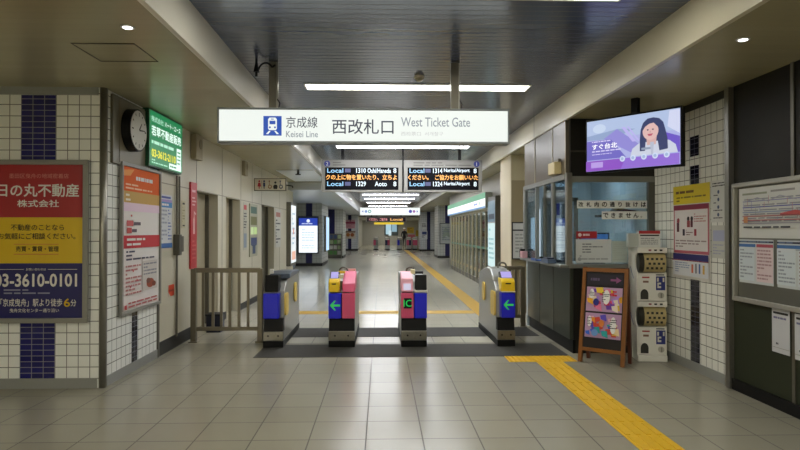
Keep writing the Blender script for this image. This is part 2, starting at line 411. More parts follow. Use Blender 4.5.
# ------------------------------------------------------------------ ticket gates
GREEN_G = em('#1fae4c', .9)
SCREEN = em('#b9aef2', .85)
def rounded(W, Hh, r, n=5):
    p = []
    for cx, cy, a0 in ((W / 2 - r, Hh / 2 - r, 0), (-W / 2 + r, Hh / 2 - r, 90), (-W / 2 + r, -Hh / 2 + r, 180), (W / 2 - r, -Hh / 2 + r, 270)):
        for i in range(n + 1):
            a = math.radians(a0 + 90 * i / n); p.append((cx + r * math.cos(a), cy + r * math.sin(a)))
    return p
def gate(xc, W, label, style, y=7.66):
    t = thing('ticket_gate', label, 'ticket gate', (xc, y, 0), 0, 'ticket gates in a row')
    h = W / 2
    MB().box(-h, h, .0, 1.52, .0045, .085, BLACK).build('kick_plate', t, bevel=.006)
    body = [(.07, .085), (1.5, .085), (1.5, .80), (1.44, .86), (.62, .87), (.3, .80), (.13, .70), (.13, .35), (.09, .23)]
    MB().prism(body, -h + .006, h - .006, GATE_STEEL).build('body', t, bevel=.008)
    lp = MB().box(-h, h, .0, .10, .085, .205, mat('#85827a', .3, .8, .2, 40)).build('lower_panel', t, bevel=.006)
    for s_ in (-1, 1): MB().cyl((s_ * h * .5, -.004, .15), (s_ * h * .5, .002, .15), .012, DARK, 12).build('bolt', lp)
    MB().prism([(.02, .205), (.13, .205), (.13, .36), (.05, .36)], -h + .004, h - .004, BLACK).build('recess_panel', t)
    def front(x0, x1, m_):
        o = MB().box(x0, x1, -.01, .14, .365, .68, m_).build('front_panel', t, bevel=.008); return o
    def arrow(par, cx):
        mb = MB(); z = .53; k = .072; y_ = -.0125
        mb.add([(cx - k * .9, y_, z), (cx - k * .1, y_, z + k * .85), (cx + k * .15, y_, z + k * .85), (cx - k * .35, y_, z + k * .17), (cx + k * .9, y_, z + k * .17),
                (cx + k * .9, y_, z - k * .17), (cx - k * .35, y_, z - k * .17), (cx + k * .15, y_, z - k * .85), (cx - k * .1, y_, z - k * .85)], [(0, 1, 2, 3), (0, 3, 4, 5, 6), (0, 6, 7, 8)], GREEN_G)
        mb.fixn = False; mb.build('arrow_sign', par)['label'] = 'green arrow pointing left'
    def reader(x0, x1):
        r = MB().prism([(.0, .695), (.16, .695), (.26, .86), (.06, .86), (.0, .82)], x0, x1, YEL).build('card_reader', t, bevel=.012)
        r['label'] = 'yellow card reader'
        w_ = x1 - x0
        MB().box(x0 + w_ * .3, x1 - w_ * .3, -.004, .02, .79, .805, BLACK).build('ticket_slot', r)
        MB().prism([(.09, .86), (.24, .86), (.27, .93), (.19, .94)], x0 + .01, x1 - .01, DARK).build('display_case', t, bevel=.006)
        d = MB(); d.add([(x0 + .02, .088, .865), (x1 - .02, .088, .865), (x1 - .02, .183, .938), (x0 + .02, .183, .938)], [(0, 1, 2, 3)], SCREEN); d.fixn = False
        d.build('screen', t)
    def flaps(side, ys):
        for yy, zc, hh, wd in ys:
            mb = MB(); mb.prism([(yy + a, zc + b) for a, b in rounded(wd, hh, .06)], side * h - (.004 if side < 0 else 0), side * h + (.022 if side > 0 else -.026) + (0 if side > 0 else .004), mat('#e8c864', .45))
            f = mb.build('flap_door', t); f['label'] = 'yellow retracted flap door'
    def hoop(x, yy, z0, m_=STEEL_D):
        pts = [(x - .055, yy, z0)] + [(x - .055 * math.cos(a), yy, z0 + .06 + .045 * math.sin(a)) for a in [i * PI / 8 for i in range(9)]] + [(x + .055, yy, z0)]
        MB().tube(pts, .012, m_).build('sensor_hoop', t)
    def small(x, yy, z, sx, sz, m_, name='indicator_block'):
        MB().box(x - sx / 2, x + sx / 2, yy, yy + .05, z, z + sz, m_).build(name, t, bevel=.005)
    if style == 1:
        front(-h, h * .55, BLUE)
        MB().prism([(.0, .70), (.22, .70), (.25, .90), (.03, .91)], -h + .02, h * .5, BLACK).build('closed_reader', t, bevel=.01)
        MB().prism([(.35, .84), (1.3, .86), (1.28, .90), (.6, .925), (.38, .90)], -h + .01, h + .03, mat('#4b5664', .3)).build('top_cover', t, bevel=.015)
        small(-h + .03, .4, .86, .05, .1, WHITE); small(-h + .03, .3, .80, .05, .06, mat('#c9bd8a'))
        flaps(1, ((.2, .53, .28, .24), (1.02, .60, .27, .18)))
    elif style == 2:
        b = front(-h, -.005, BLUE); arrow(b, -h / 2); p = front(.005, h, PINK)
        reader(-h, -.03)
        MB().prism([(.0, .695), (.5, .695), (.62, .92), (.45, .93), (.05, .80)], .005, h, PINK).build('pink_cover', t, bevel=.012)
        small(-.02, .12, .86, .07, .045, mat('#cfc8a8')); small(-.02, .3, .91, .09, .03, YEL); small(-.02, .16, .74, .05, .08, GREY)
        small(h * .55, .62, .92, .12, .03, mat('#f2b7b0')); hoop(-.01, .55, .87); 
    elif style == 3:
        p = front(-h, -.005, PINK); b = front(.005, h, BLUE)
        ic = MB().box(-h + .035, -.03, -.018, -.009, .49, .62, BLACK).build('card_sign', p, bevel=.006)
        tv, tf = text_mesh('IC', .025)
        x0 = min(q[0] for q in tv); x1 = max(q[0] for q in tv); y0 = min(q[1] for q in tv); y1 = max(q[1] for q in tv); s_ = .088 / (y1 - y0)
        mb = MB(); mb.add([((q[0] - (x0 + x1) / 2) * s_ - h / 2, -.0195, (q[1] - (y0 + y1) / 2) * s_ + .556) for q in tv], tf, GREEN_G); mb.fixn = False; mb.build('lettering', p)
        MB().prism([(.0, .695), (.5, .695), (.6, .90), (.4, .93), (.06, .86)], -h, -.01, mat('#e8a8b8', .4)).build('pink_cover', t, bevel=.012)
        d = MB(); d.add([(-h + .03, -.003, .72), (-.04, -.003, .72), (-.04, .026, .80), (-h + .03, .026, .80)], [(0, 1, 2, 3)], em('#e2dcf4', .7)); d.fixn = False; d.build('reader_screen', t)
        MB().box(.005, h + .008, -.014, .14, .69, .715, WHITE).build('white_lip', t, bevel=.004)
        MB().prism([(.01, .716), (.22, .716), (.24, .90), (.05, .91)], .02, h, BLACK).build('closed_reader', t, bevel=.01)
        small(h * .45, .32, .9, .13, .035, DARK); small(0, .3, .9, .06, .06, mat('#e6dfae')); hoop(-.02, .55, .87)
    else:
        b = front(-h * .55, h, BLUE); arrow(b, h * .22); reader(-h * .55, h)
        MB().box(-h * .5, h, -.014, .14, .69, .70, WHITE).build('white_lip', t)
        MB().prism([(.3, .80), (1.4, .86), (1.2, .90), (.75, .97), (.5, .96), (.34, .88)], -h - .01, h, GATE_STEEL).build('top_cover', t, bevel=.02)
        flaps(-1, ((.24, .53, .31, .30), (.98, .61, .26, .2)))
        hoop(h * .5, .55, .93)
    return t
gate(-1.355, .25, 'leftmost ticket gate with a plain blue front and no arrow beside the railing', 1)
gate(-.50, .33, 'ticket gate with a blue arrow panel beside a pink front, second from left', 2)
gate(.41, .325, 'ticket gate with a green IC sign on its pink front, third from left', 3)
gate(1.58, .225, 'rightmost ticket gate with green arrow, yellow reader and silver side', 4)

# ------------------------------------------------------------------ railings
RAILM = mat('#7d7665', .4, .6)
def railing(x0, x1, y, ztop, zlow, balusters, label, heavy=True):
    t = thing('metal_railing', label, 'railing', ((x0 + x1) / 2, y, 0)); c = (x0 + x1) / 2
    MB().box(x0 - c, x1 - c, -.03, .03, ztop - .06, ztop, RAILM).build('top_rail', t, bevel=.008)
    MB().box(x0 - c, x1 - c, -.02, .02, zlow - .02, zlow + .03, RAILM).build('bottom_rail', t, bevel=.006)
    for x in (x0, x1):
        MB().box(x - c - .035, x - c + .035, -.04, .04, .006, ztop - .01, RAILM).box(x - c - .06, x - c + .06, -.06, .06, 0, .015, RAILM).build('post', t, bevel=.006)
    for x in balusters:
        MB().box(x - c - .017, x - c + .017, -.012, .012, zlow + .03, ztop - .06, RAILM).build('baluster', t)
    return t
railing(-2.47, -1.6, 8.1, .975, .17, [-2.35, -2.22, -2.11, -2.0, -1.88, -1.76], 'waist high steel railing between left wall and leftmost ticket gate')
railing(1.76, 2.15, 9.22, .93, .16, [1.86, 1.96, 2.05], 'short steel railing between rightmost ticket gate and office counter')

# ------------------------------------------------------------------ hanging ticket gate sign
SGN = em('#e9efe9', 1.0); SB = em('#1d4fb0', .9); SK = em('#26324f', .6); SG = em('#8f98a2', .8); SGL = em('#c9cbc9', .9)
def pxs(x): return (x - 220) / 287
t = thing('hanging_sign', 'long white lit ticket gate sign hanging from the ceiling', 'sign', (-1.556, 5.88, 2.33))
WS, HS = 2.782, .30
fr = MB(); fr.box(-.015, WS + .015, -.0, .13, -.02, HS + .02, mat('#8f9598', .4)); fr.box(-.015, WS + .015, -.02, 0, -.02, 0, mat('#8f9598', .4)); fr.box(-.015, WS + .015, -.02, 0, HS, HS + .02, mat('#8f9598', .4)); fr.box(-.015, 0, -.02, 0, 0, HS, mat('#8f9598', .4)); fr.box(WS, WS + .015, -.02, 0, 0, HS, mat('#8f9598', .4))
fr.build('housing', t)
u0, u1 = pxs(263.5), pxs(281.5); v0, v1 = .17, .80
def U(a): return u0 + a * (u1 - u0)
def V(a): return v0 + a * (v1 - v0)
W_ = SGN
train = [('r', u0, v0, u1, v1, SB),
         ('p', [(U(.26), V(.36)), (U(.32), V(.28)), (U(.68), V(.28)), (U(.74), V(.36)), (U(.74), V(.84)), (U(.66), V(.92)), (U(.34), V(.92)), (U(.26), V(.84))], W_),
         ('p', [(U(.3), V(.24)), (U(.4), V(.24)), (U(.28), V(.08)), (U(.14), V(.08))], W_), ('p', [(U(.6), V(.24)), (U(.7), V(.24)), (U(.86), V(.08)), (U(.72), V(.08))], W_),
         ('r', U(.34), V(.58), U(.66), V(.76), SB), ('r', U(.42), V(.82), U(.58), V(.86), SB),
         ('c', U(.36), V(.42), .03, SB), ('c', U(.64), V(.42), .03, SB)]
items = [('r', 0, 0, 1, 1, SGN)] + train + [
    ('t', '京成線', pxs(286), .60, .36, SK, 'l', .006, 31 / 287), ('t', 'Keisei Line', pxs(286), .22, .2, SG, 'l', .01, 31.5 / 287),
    ('t', '西改札口', pxs(331.5), .47, .48, SK, 'l', .012, 61 / 287), ('t', 'West Ticket Gate', pxs(400), .63, .30, SG, 'l', .008, 69 / 287),
    ('t', '西检票口  서개찰구', pxs(400), .25, .13, SGL, 'l', 0, 42 / 287)]
sheet_mb(WS, HS, items, .012, SGN).build('lit_face', t)
for x in (.50, 2.27):
    MB().box(x - .035, x + .035, .03, .075, HS + .02, ZU - 2.33 - .001, STEEL_D).box(x + .035, x + .05, .045, .06, HS + .02, ZU - 2.33 - .001, STEEL).build('hanger', t)
    MB().tube([(x + .06, .02, HS + .02), (x + .075, .02, HS + .07), (x + .05, .02, HS + .11)], .006, DARK, 6).build('cable', t)

# ------------------------------------------------------------------ departure boards
LW = em('#e6f6ff', 1.3); LO = em('#ffb65a', 1.3); LB = em('#9fd8ff', 1.0); LP = em('#5a5f9a', .7); SCR = mat('#07070d', .75, spec=.15)
HB = mat('#a7a49c', .45)
def board(x0, x1, rows, num, side, label, hang):
    W = x1 - x0; Hh = .645
    t = thing('departure_board', label, 'departure board', (x0, 12.4, 2.265), 0, 'departure boards')
    MB().box(0, W, 0, .22, 0, Hh, HB).build('housing', t, bevel=.01)
    sheet_mb(W, Hh, [('r', .045, .05, .955, .76, SCR)], .004, mat('#8c8a84', .5)).build('screen', t)
    hd = [('c', .07 if side == 'l' else .93, .875, .095, em('#1f2f8c', .7)), ('t', num, .07 if side == 'l' else .93, .875, .11, WHITE),
          ('l', .14 if side == 'l' else .12, .80, .86, .95, 2, mat('#6b6963', .6))]
    o = sheet_mb(W, Hh, hd, 0).build('header_print', t); o.location.y = -.005
    o = sheet_mb(W, Hh, rows, 0).build('lettering', t); o.location.y = -.006
    for x in hang:
        MB().box(x - .03, x + .03, .09, .15, Hh, ZU - 2.265 - .001, DARK).build('hanger', t)
    return t
board(-1.22, .42, [('t', 'Local', .07, .66, .14, LB, 'l', .03, .2), ('r', .29, .60, .36, .72, LP), ('t', '1310', .43, .66, .15, LW, 'l', .035, .12), ('t', 'Oshi/Haneda', .57, .66, .15, LW, 'l', .035, .29), ('t', '8', .91, .66, .15, LW, 'c', .02),
                   ('t', 'クの上に物を置いたり、立ちよ', .055, .45, .17, LO, 'l', .05, .88),
                   ('t', 'Local', .07, .24, .14, LB, 'l', .03, .2), ('r', .29, .18, .36, .30, LP), ('t', '1329', .43, .24, .15, LW, 'l', .035, .12), ('t', 'Aoto', .66, .24, .15, LW, 'l', .03, .15), ('t', '8', .91, .24, .15, LW, 'c', .02)],
      '2', 'l', 'left departure board with orange message and number two in a blue circle', (.42,))
MB().box(1.643, 1.677, .06, .12, -.01, ZU - 2.265 - .001, DARK).build('support_pole', bpy.data.objects['departure_board'])
board(.46, 2.06, [('t', 'Local', .07, .66, .14, LB, 'l', .03, .19), ('r', .27, .60, .34, .72, LP), ('t', '1314', .37, .66, .15, LW, 'l', .035, .12), ('t', 'Narita/Airport', .51, .66, .15, LW, 'l', .035, .33), ('t', '8', .91, .66, .15, LW, 'c', .02),
                  ('t', 'ください。  ご協力をお願いいた', .05, .45, .17, LO, 'l', .05, .9),
                  ('t', 'Local', .07, .24, .14, LB, 'l', .03, .19), ('r', .27, .18, .34, .30, LP), ('t', '1324', .37, .24, .15, LW, 'l', .035, .12), ('t', 'Narita/Airport', .51, .24, .15, LW, 'l', .035, .33), ('t', '8', .91, .24, .15, LW, 'c', .02)],
      '1', 'r', 'right departure board with orange message and number one in a blue circle', (1.15,))

# ------------------------------------------------------------------ ceiling fittings
t = thing('smoke_detector', 'round beige smoke detector on the dark ceiling beside the tube light', 'smoke detector', (.40, 6.43, ZU))
MB().cyl((0, 0, -.025), (0, 0, 0), .055, mat('#c9c0a4'), 20).build('base', t); MB().cyl((0, 0, -.055), (0, 0, -.025), .03, mat('#a89d80'), 20, .045).build('sensor_head', t)
t = thing('cable_bracket', 'black bracket with curved cable on the ceiling left of the sign hanger', 'bracket', (-1.2, 5.86, ZU))
MB().cyl((0, 0, -.16), (0, 0, 0), .012, BLACK, 10).cyl((0, 0, -.12), (0, 0, -.03), .03, BLACK, 12, .012).build('plug', t)
MB().tube([(.0, 0, -.13)] + [(.015 + .075 * (1 - math.cos(a)), 0, -.13 + .10 * math.sin(a)) for a in [i * PI / 10 for i in range(1, 9)]] + [(.18, 0, -.05)], .009, BLACK).build('cable', t)
for x, y, l in ((-1.67, 4.04, 'small round downlight in the left lower ceiling near the access hatch'), (2.53, 4.17, 'small round downlight in the right lower ceiling above the dark wall')):
    t = thing('downlight', l, 'downlight', (x, y, ZL))
    MB().cyl((0, 0, -.006), (0, 0, 0), .045, WHITE, 24).build('ring', t); MB().cyl((0, 0, -.009), (0, 0, -.004), .03, em('#ffffff', 4.0), 20).build('lamp', t)
HL = mat('#857c68', .5)
mb = MB()
for a, b, c, d in ((-2.22, -1.77, 4.40, 4.412), (-2.22, -1.77, 4.86, 4.868), (-2.22, -2.216, 4.412, 4.86), (-1.774, -1.77, 4.412, 4.86)):
    mb.box(a, b, c, d, ZL - .004, ZL, mat('#4a4436', .6))
tag(mb.build('ceiling_hatch', world=True), 'square access hatch in the left lower ceiling, seen as thin seams', 'hatch')
mb = MB().box(-2.35, -1.5, 13.6, 16.6, ZL - .006, ZL, mat('#d5dcde', .3))
tag(mb.build('ceiling_panel', world=True), 'pale access panel in the left ceiling beyond the hanging sign', 'panel')
t = thing('sprinkler', 'small dark sprinkler under the pale ceiling panel beyond the restroom sign', 'sprinkler', (-1.83, 13.4, ZL))
MB().cyl((0, 0, -.1), (0, 0, 0), .025, DARK, 10).build('pipe', t); MB().cyl((0, 0, -.12), (0, 0, -.10), .06, DARK, 14).build('head', t)

# ------------------------------------------------------------------ left side
P_R = mat('#a81722', .35); P_Y = mat('#e0bc10', .35); P_N = mat('#141560', .3); P_W = mat('#e9e6e2', .4); P_K = mat('#15140f', .5); P_O = mat('#d06a40', .5)
W1, H1 = .97, 1.42
def q(x, y): return ((x + 18.5) / 102.0, (320 - y) / 157.0)
def tt(s, x0, x1, y0, y1, m_, b=0.0):
    a = q(x0, y1); c = q(x1, y0); return ('t', s, (a[0] + c[0]) / 2, (a[1] + c[1]) / 2, c[1] - a[1], m_, 'c', b, c[0] - a[0])
pi = [('r', 0, q(0, 217)[1], 1, 1, P_R), ('r', 0, q(0, 264)[1], 1, q(0, 217)[1], P_Y), ('r', 0, 0, 1, q(0, 264)[1], P_N),
      tt('墨田区曳舟の地域密着店', 12, 69, 172, 177, mat('#d98a80', .5)), tt('日の丸不動産', 1, 79, 182.5, 196, P_W, .035), tt('株式会社', 20, 60, 199, 206.5, P_W, .03),
      tt('不動産のことなら', 14, 65, 224, 230.5, P_K, .012), tt('お気軽にご相談ください。', 2, 76, 233, 239.5, P_K, .012),
      tt('売買・賃貸・管理', 19, 60, 246.5, 252, P_K, .02), ('r', q(17, 0)[0], q(0, 255)[1], q(60, 0)[0], q(0, 254.4)[1], P_O), ('r', q(17, 0)[0], q(0, 244.7)[1], q(60, 0)[0], q(0, 244.2)[1], P_O),
      tt('お問い合わせは', 29, 48, 268.8, 271.5, P_W), ('r', q(0, 0)[0], q(0, 270.4)[1], q(27, 0)[0], q(0, 270)[1], P_W), ('r', q(50, 0)[0], q(0, 270.4)[1], q(78, 0)[0], q(0, 270)[1], P_W),
      tt('03-3610-0101', -1, 78, 274.5, 288, P_W, .045), ('l', q(8, 0)[0], q(0, 296)[1], q(68, 0)[0], q(0, 289.5)[1], 2, mat('#8f8fb0', .5)),
      tt('「京成曳舟」駅より徒歩', 5, 64, 300, 308, P_W, .015), tt('6', 65.5, 71.5, 300, 308.5, P_Y, .03), tt('分', 72, 77.5, 301, 308, P_W, .015), tt('または', -10, 4, 303, 307, P_W), tt('曳舟文化センター通り沿い', 14, 61, 310, 314, P_W, .01)]
framed('property_poster', W1, H1, pi, (-2.765 - W1, YW - .022, .66), 0, 'large red, yellow and blue property poster with a phone number on the tiled wall', 'poster', .045, .04, mat('#8d8b84', .4))
# the seam of missing plaster above the clock
CAB = mat('#6f6a58', .4, .1, .05, 8)
t = thing('wall_cabinet', 'grey beige steel cabinet behind the round clock high on the wall', 'cabinet', (XL, 5.9, 2.12))
MB().box(.001, .03, .0, .90, 0, .665, CAB).build('body', t, bevel=.004)
MB().box(.03, .034, .14, .87, .02, .645, mat('#7d7763', .4)).build('door', t)
t = thing('wall_clock', 'round white clock with black rim on the steel cabinet', 'clock', (XL + .035, 6.27, 2.49))
MB().cyl((0, 0, 0), (.09, 0, 0), .215, BLACK, 40).build('case', t)
MB().cyl((.09, 0, 0), (.094, 0, 0), .2, mat('#dcdcd8', .6), 40).build('dial', t)
mk = MB()
for i in range(12):
    a = i * PI / 6; r0 = .155 if i % 3 else .14
    p = Vector((math.sin(a), math.cos(a))); n_ = Vector((p.y, -p.x)) * .007
    mk.add([(.0955, p.x * r + s_ * n_.x, p.y * r + s_ * n_.y) for r, s_ in ((r0, -1), (r0, 1), (.18, 1), (.18, -1))], [(0, 1, 2, 3)], P_K)
mk.build('hour_marks', t)
for a, l, wd in ((math.radians(40), .10, .012), (math.radians(85), .15, .008)):
    p = Vector((math.sin(a), math.cos(a))); n_ = Vector((p.y, -p.x)) * wd
    MB().add([(.097, n_.x, n_.y), (.097, -n_.x, -n_.y), (.097, p.x * l - n_.x * .5, p.y * l - n_.y * .5), (.097, p.x * l + n_.x * .5, p.y * l + n_.y * .5)], [(0, 1, 2, 3)], P_K).build('clock_hand', t)
GS = em('#0f8a52', .75); GW = em('#e8fff2', 1.0); GY = em('#f2e526', .95); GL = em('#b9ecd0', .9)
t = thing('lightbox_sign', 'green lit property sign with white and yellow writing beside the clock', 'sign', (XL, 6.68, 2.185))
MB().box(.001, .07, 0, 1.08, -.01, .62, mat('#1e5a40', .4)).build('case', t)
gi = [('r', .0, .0, 1, 1, GS), ('t', '株式会社', .05, .86, .11, GL, 'l', .02, .34), ('t', 'ハート・エース', .43, .86, .11, GW, 'l', .03, .5), ('t', '若草不動産販売', .05, .645, .19, GW, 'l', .04, .9),
      ('l', .05, .37, .72, .50, 1, GL), ('t', '03-3612-2110', .05, .23, .15, GY, 'l', .05, .72), ('r', .8, .1, .95, .48, GW), ('l', .82, .14, .93, .44, 4, GS), ('l', .05, .03, .5, .13, 2, GL), ('r', .55, .02, .95, .13, GW), ('l', .58, .04, .9, .11, 1, GS)]
o = sheet_mb(1.08, .60, gi, .004).build('lit_face', t); o.location = (.075, 0, .005); o.rotation_euler.z = LEFT
hk = MB().tube([(.04, .4, .61), (.04, .4, .633)], .01, DARK).build('bracket', t)
# framed orange poster
oi = [('r', 0, .83, 1, 1, mat('#e8640c', .7)), ('p', [(0, .97), (.3, .99), (.2, .94), (0, .93)], mat('#f0a050', .7)), ('l', .34, .90, .8, .96, 1, P_W), ('l', .08, .84, .8, .89, 2, mat('#f3c9a0', .7)), ('r', 0, .75, 1, .83, mat('#d0a860', .7)), ('l', .08, .755, .9, .82, 2, mat('#f2ead8', .7)), ('r', 0, .69, 1, .75, mat('#ecd4e6', .7)),
      ('l', .2, .645, .85, .675, 1, mat('#c05048', .6)), ('l', .1, .53, .95, .63, 2, mat('#5a4a58', .6)), ('r', .1, .585, .26, .625, mat('#d06060', .6)), ('r', .1, .535, .22, .575, mat('#c05050', .6)),
      ('r', 0, .43, 1, .52, mat('#c8343c', .7)), ('l', .1, .44, .92, .51, 2, P_W), ('l', .08, .34, .85, .42, 3, mat('#4a4a62', .6)), ('r', .5, .11, .93, .33, mat('#d2cbc6', .6)), ('l', .53, .22, .9, .32, 4, mat('#8a8a92', .6)), ('c', .72, .16, .035, mat('#a04a2a', .6), 2.2), ('c', .66, .18, .02, mat('#7a4a3a', .6), 2), ('c', .82, .15, .02, mat('#7a3a20', .6), 2),
      ('l', .06, .1, .46, .32, 8, mat('#b87a7a', .6)), ('c', .18, .16, .010, RED), ('c', .34, .2, .010, RED), ('c', .24, .27, .010, RED), ('r', .03, .01, .09, .04, RED), ('l', .12, .012, .9, .06, 2, mat('#b05050', .6))]
framed('framed_poster', 1.0, 1.46, oi, (XL + .012, 6.11, .66), LEFT, 'framed orange topped poster with red band on the tiled side wall below the clock', 'poster', .035, .035, mat('#8d8b84', .4), base=mat('#e9e4e2', .7))
ti = [('r', 0, .9, 1, 1, mat('#c9ccd6')), ('r', .04, .93, .9, .97, mat('#3d4c9a')), ('r', 0, .86, 1, .91, mat('#a08cc8')), ('r', 0, .76, 1, .86, mat('#3a86c8')), ('l', .2, .77, .85, .86, 1, P_W), ('l', .08, .14, .6, .74, 8, mat('#9aa0ae')), ('l', .66, .14, .95, .74, 10, mat('#5a6ea8')), ('r', 0, 0, 1, .09, mat('#3a6cb0'))]
sheet('timetable_poster', .43, .64, ti, (XL + .004, 7.17, 1.26), LEFT, 'white and blue paper timetable on the cream panel right of the orange poster', 'poster', base=mat('#d4d6d8'))
t = thing('cable_conduit', 'thin vertical steel conduit with switch boxes on the cream panel', 'conduit', (XL, 7.74, 0))
MB().cyl((.025, .0, .14), (.025, 0, 2.16), .014, STEEL_D, 10).cyl((.025, .09, 1.4), (.025, .09, 2.16), .012, STEEL_D, 10).build('pipe', t)
MB().box(.001, .08, -.07, .03, 1.16, 1.42, mat('#5f5c52', .4, .5)).build('lock_box', t, bevel=.008); MB().box(.001, .07, .06, .14, 1.2, 1.4, mat('#6e6a5e', .4, .5)).build('switch_box', t, bevel=.008)
sheet('orange_sticker', .2, .14, [('r', 0, 0, 1, 1, mat('#c8431c')), ('r', .1, .42, .9, .58, mat('#8a2a10')), ('p', [(.0, 0), (.35, 0), (0, .4)], mat('#c9c3ae'))], (XL + .002, 7.50, .66), LEFT, 'small orange red sticker low on the cream panel', 'sticker', thick=.002)
sheet('notice_card', .15, .36, [('r', .2, .86, .8, .93, P_K), ('l', .2, .2, .8, .8, 6, mat('#8d8760')), ('r', .2, .07, .8, .12, P_K)], (XL + .002, 7.98, 1.5), LEFT, 'narrow beige notice on the cream panel left of the red banner', 'notice', base=mat('#c2bb98'), thick=.003)
ex = mat('#e9b8b8', .4)
ri = [('l', .2, .87, .8, .93, 1, ex), ('r', .36, .40, .64, .58, ex), ('c', .5, .58, .03, ex, .6), ('p', [(.45, .6), (.55, .6), (.55, .64), (.8, .62), (.8, .64), (.45, .67)], ex), ('l', .2, .72, .8, .84, 3, ex), ('l', .2, .1, .8, .34, 5, mat('#d86a6a', .4))]
sheet('red_banner', .27, 1.18, ri, (XL + .004, 8.3, .95), LEFT, 'tall narrow red fire extinguisher banner at the edge of the first doorway', 'sign', base=mat('#c21f2c', .35), thick=.02)
for y, z, s_, l in ((8.35, 2.45, 1, 'beige wall speaker box high above the red banner'), (11.4, 2.5, .8, 'beige wall speaker box high between the doorways and the restroom sign')):
    t = thing('wall_speaker', l, 'speaker', (XL, y, z)); k = s_
    MB().box(.001, .08 * k, 0, .30 * k, 0, .34 * k, mat('#a89d80', .5)).build('case', t, bevel=.008)
    MB().cyl((.08 * k, .2 * k, .22 * k), (.086 * k, .2 * k, .22 * k), .07 * k, mat('#8d8368', .6), 20).build('grille', t)
# restroom sign, standing out from the wall
RI, BI = mat('#b02030', .5), mat('#24345c', .5)
def man(c, m_, skirt):
    b_ = [('c', c, .8, .09, m_, 1), ('p', [(c - .035, .68), (c + .035, .68), (c + (.06 if skirt else .035), .32), (c - (.06 if skirt else .035), .32)], m_), ('r', c - .02, .12, c - .004, .34, m_), ('r', c + .004, .12, c + .02, .34, m_)]
    return b_
wh = lambda c, m_: [('c', c, .3, .18, m_, 1), ('c', c, .32, .11, mat('#c9c2aa', .5), 1), ('c', c - .02, .8, .07, m_, 1), ('r', c - .03, .4, c - .012, .72, m_), ('r', c - .03, .4, c + .05, .46, m_)]
si = man(.15, RI, True) + [('r', .225, .12, .235, .88, P_K)] + man(.31, BI, False) + wh(.50, mat('#8d5a32', .5)) + [('c', .68, .3, .2, P_K, 1), ('c', .68, .68, .1, P_K, 1), ('r', .62, .1, .74, .2, P_K)] + wh(.86, BI)
t = thing('restroom_sign', 'small beige restroom sign with red and blue figures standing out from the wall', 'sign', (XL, 12.48, 2.28))
MB().box(.001, .65, 0, .07, 0, .255, mat('#5c5748', .5)).build('case', t)
o = sheet_mb(.62, .225, si, .004, mat('#c9c2aa', .5)).build('pictogram_face', t); o.location = (.015, 0, .015)
MB().tube([(.65, .035, .12), (.78, .035, .1), (.78, .035, .06)], .012, DARK).build('camera_arm', t)
# notices between and after the doorways
mi_ = [('r', .1, .82, .9, .95, mat('#2a5a4a')), ('r', .1, .6, .9, .76, mat('#6a6a2a')), ('r', .1, .42, .45, .56, em('#d8f0b0', .7)), ('r', .5, .42, .9, .56, em('#c8e890', .7)), ('r', .1, .22, .9, .36, mat('#3a4a7a')), ('p', [(.3, .05), (.7, .05), (.7, .2), (.9, .22), (.1, .22), (.3, .2)], mat('#24406a'))]
sheet('guide_map', .72, 1.05, mi_, (XL + .004, 12.0, .95), LEFT, 'tall multicoloured guide map on the wall between second and third doorway', 'map', base=mat('#a9a890'), thick=.02)
sheet('wall_notice', .3, .9, [('r', .1, .85, .9, .95, RED), ('l', .1, .45, .9, .8, 6, INK), ('r', .1, .05, .9, .35, mat('#8a97a8'))], (XL + .004, 11.5, 1.1), LEFT, 'narrow white notice with red heading just past the second doorway', 'notice', base=mat('#bdbcae'), thick=.004)
sheet('wall_notice', .8, .95, [('r', .1, .8, .9, .92, mat('#b0695a')), ('l', .1, .1, .9, .75, 8, INK)], (XL + .004, 14.95, 1.05), LEFT, 'pale notice with pinkish heading on the wall just past the third doorway', 'notice', base=mat('#c9c8c0'), thick=.004)
t = thing('lit_poster_case', 'tall lit white advertising case at the far end of the left wall', 'lightbox', (XL, 16.7, .55))
MB().box(.001, .12, 0, 1.0, -.06, 1.7, STEEL_D).build('case', t)
o = sheet_mb(.92, 1.6, [('r', 0, 0, 1, 1, em('#e6ecee', 1.0)), ('l', .2, .3, .8, .9, 7, em('#9fb6c8', .9)), ('r', .15, .05, .9, .2, em('#f0b8a0', .9)), ('c', .5, .55, .06, em('#d07860', .9))], .004).build('lit_face', t); o.location = (.122, .04, .02); o.rotation_euler.z = LEFT
t = thing('small_bin', 'small dark blue bin on the floor behind the left railing', 'bin', (-2.42, 8.95, 0))
MB().prism([(-.1, 0), (.1, 0), (.115, .24), (-.115, .24)], -.1, .1, mat('#1b2036', .5)).build('body', t); MB().box(-.11, .11, -.125, .125, .24, .265, mat('#10131f', .5)).build('rim', t)


# ------------------------------------------------------------------ ticket office on the right
OFF_U = mat('#5f584b', .35, .2, .06, 6); OFF_L = mat('#454b42', .35, .3, .05, 10); FRM = mat('#8f908a', .35, .5)
GL = glass()
t = thing('ticket_office', 'glazed ticket office with dark green panels beside the gates', 'ticket office', (2.22, 7.19, 0))
office = t
XE = XR - .004
MB().box(2.26, 2.30, 7.25, 9.36, .16, 1.02, OFF_L).build('lower_panel', t, world=True)
for y in (7.95, 8.65):
    MB().box(2.252, 2.26, y - .008, y + .008, .16, 1.02, mat('#6c6d66', .4)).build('panel_joint', t, world=True)
MB().box(2.29, 2.32, 7.22, 9.36, 0, .16, BLACK).build('kick_plate', t, world=True)
MB().box(2.30, XE, 7.23, 7.27, 0.0, 1.02, mat('#14130f', .4)).build('front_panel', t, world=True)
MB().box(2.14, 2.42, 7.25, 9.36, 1.02, 1.055, FRM).build('counter_ledge', t, world=True, bevel=.006)
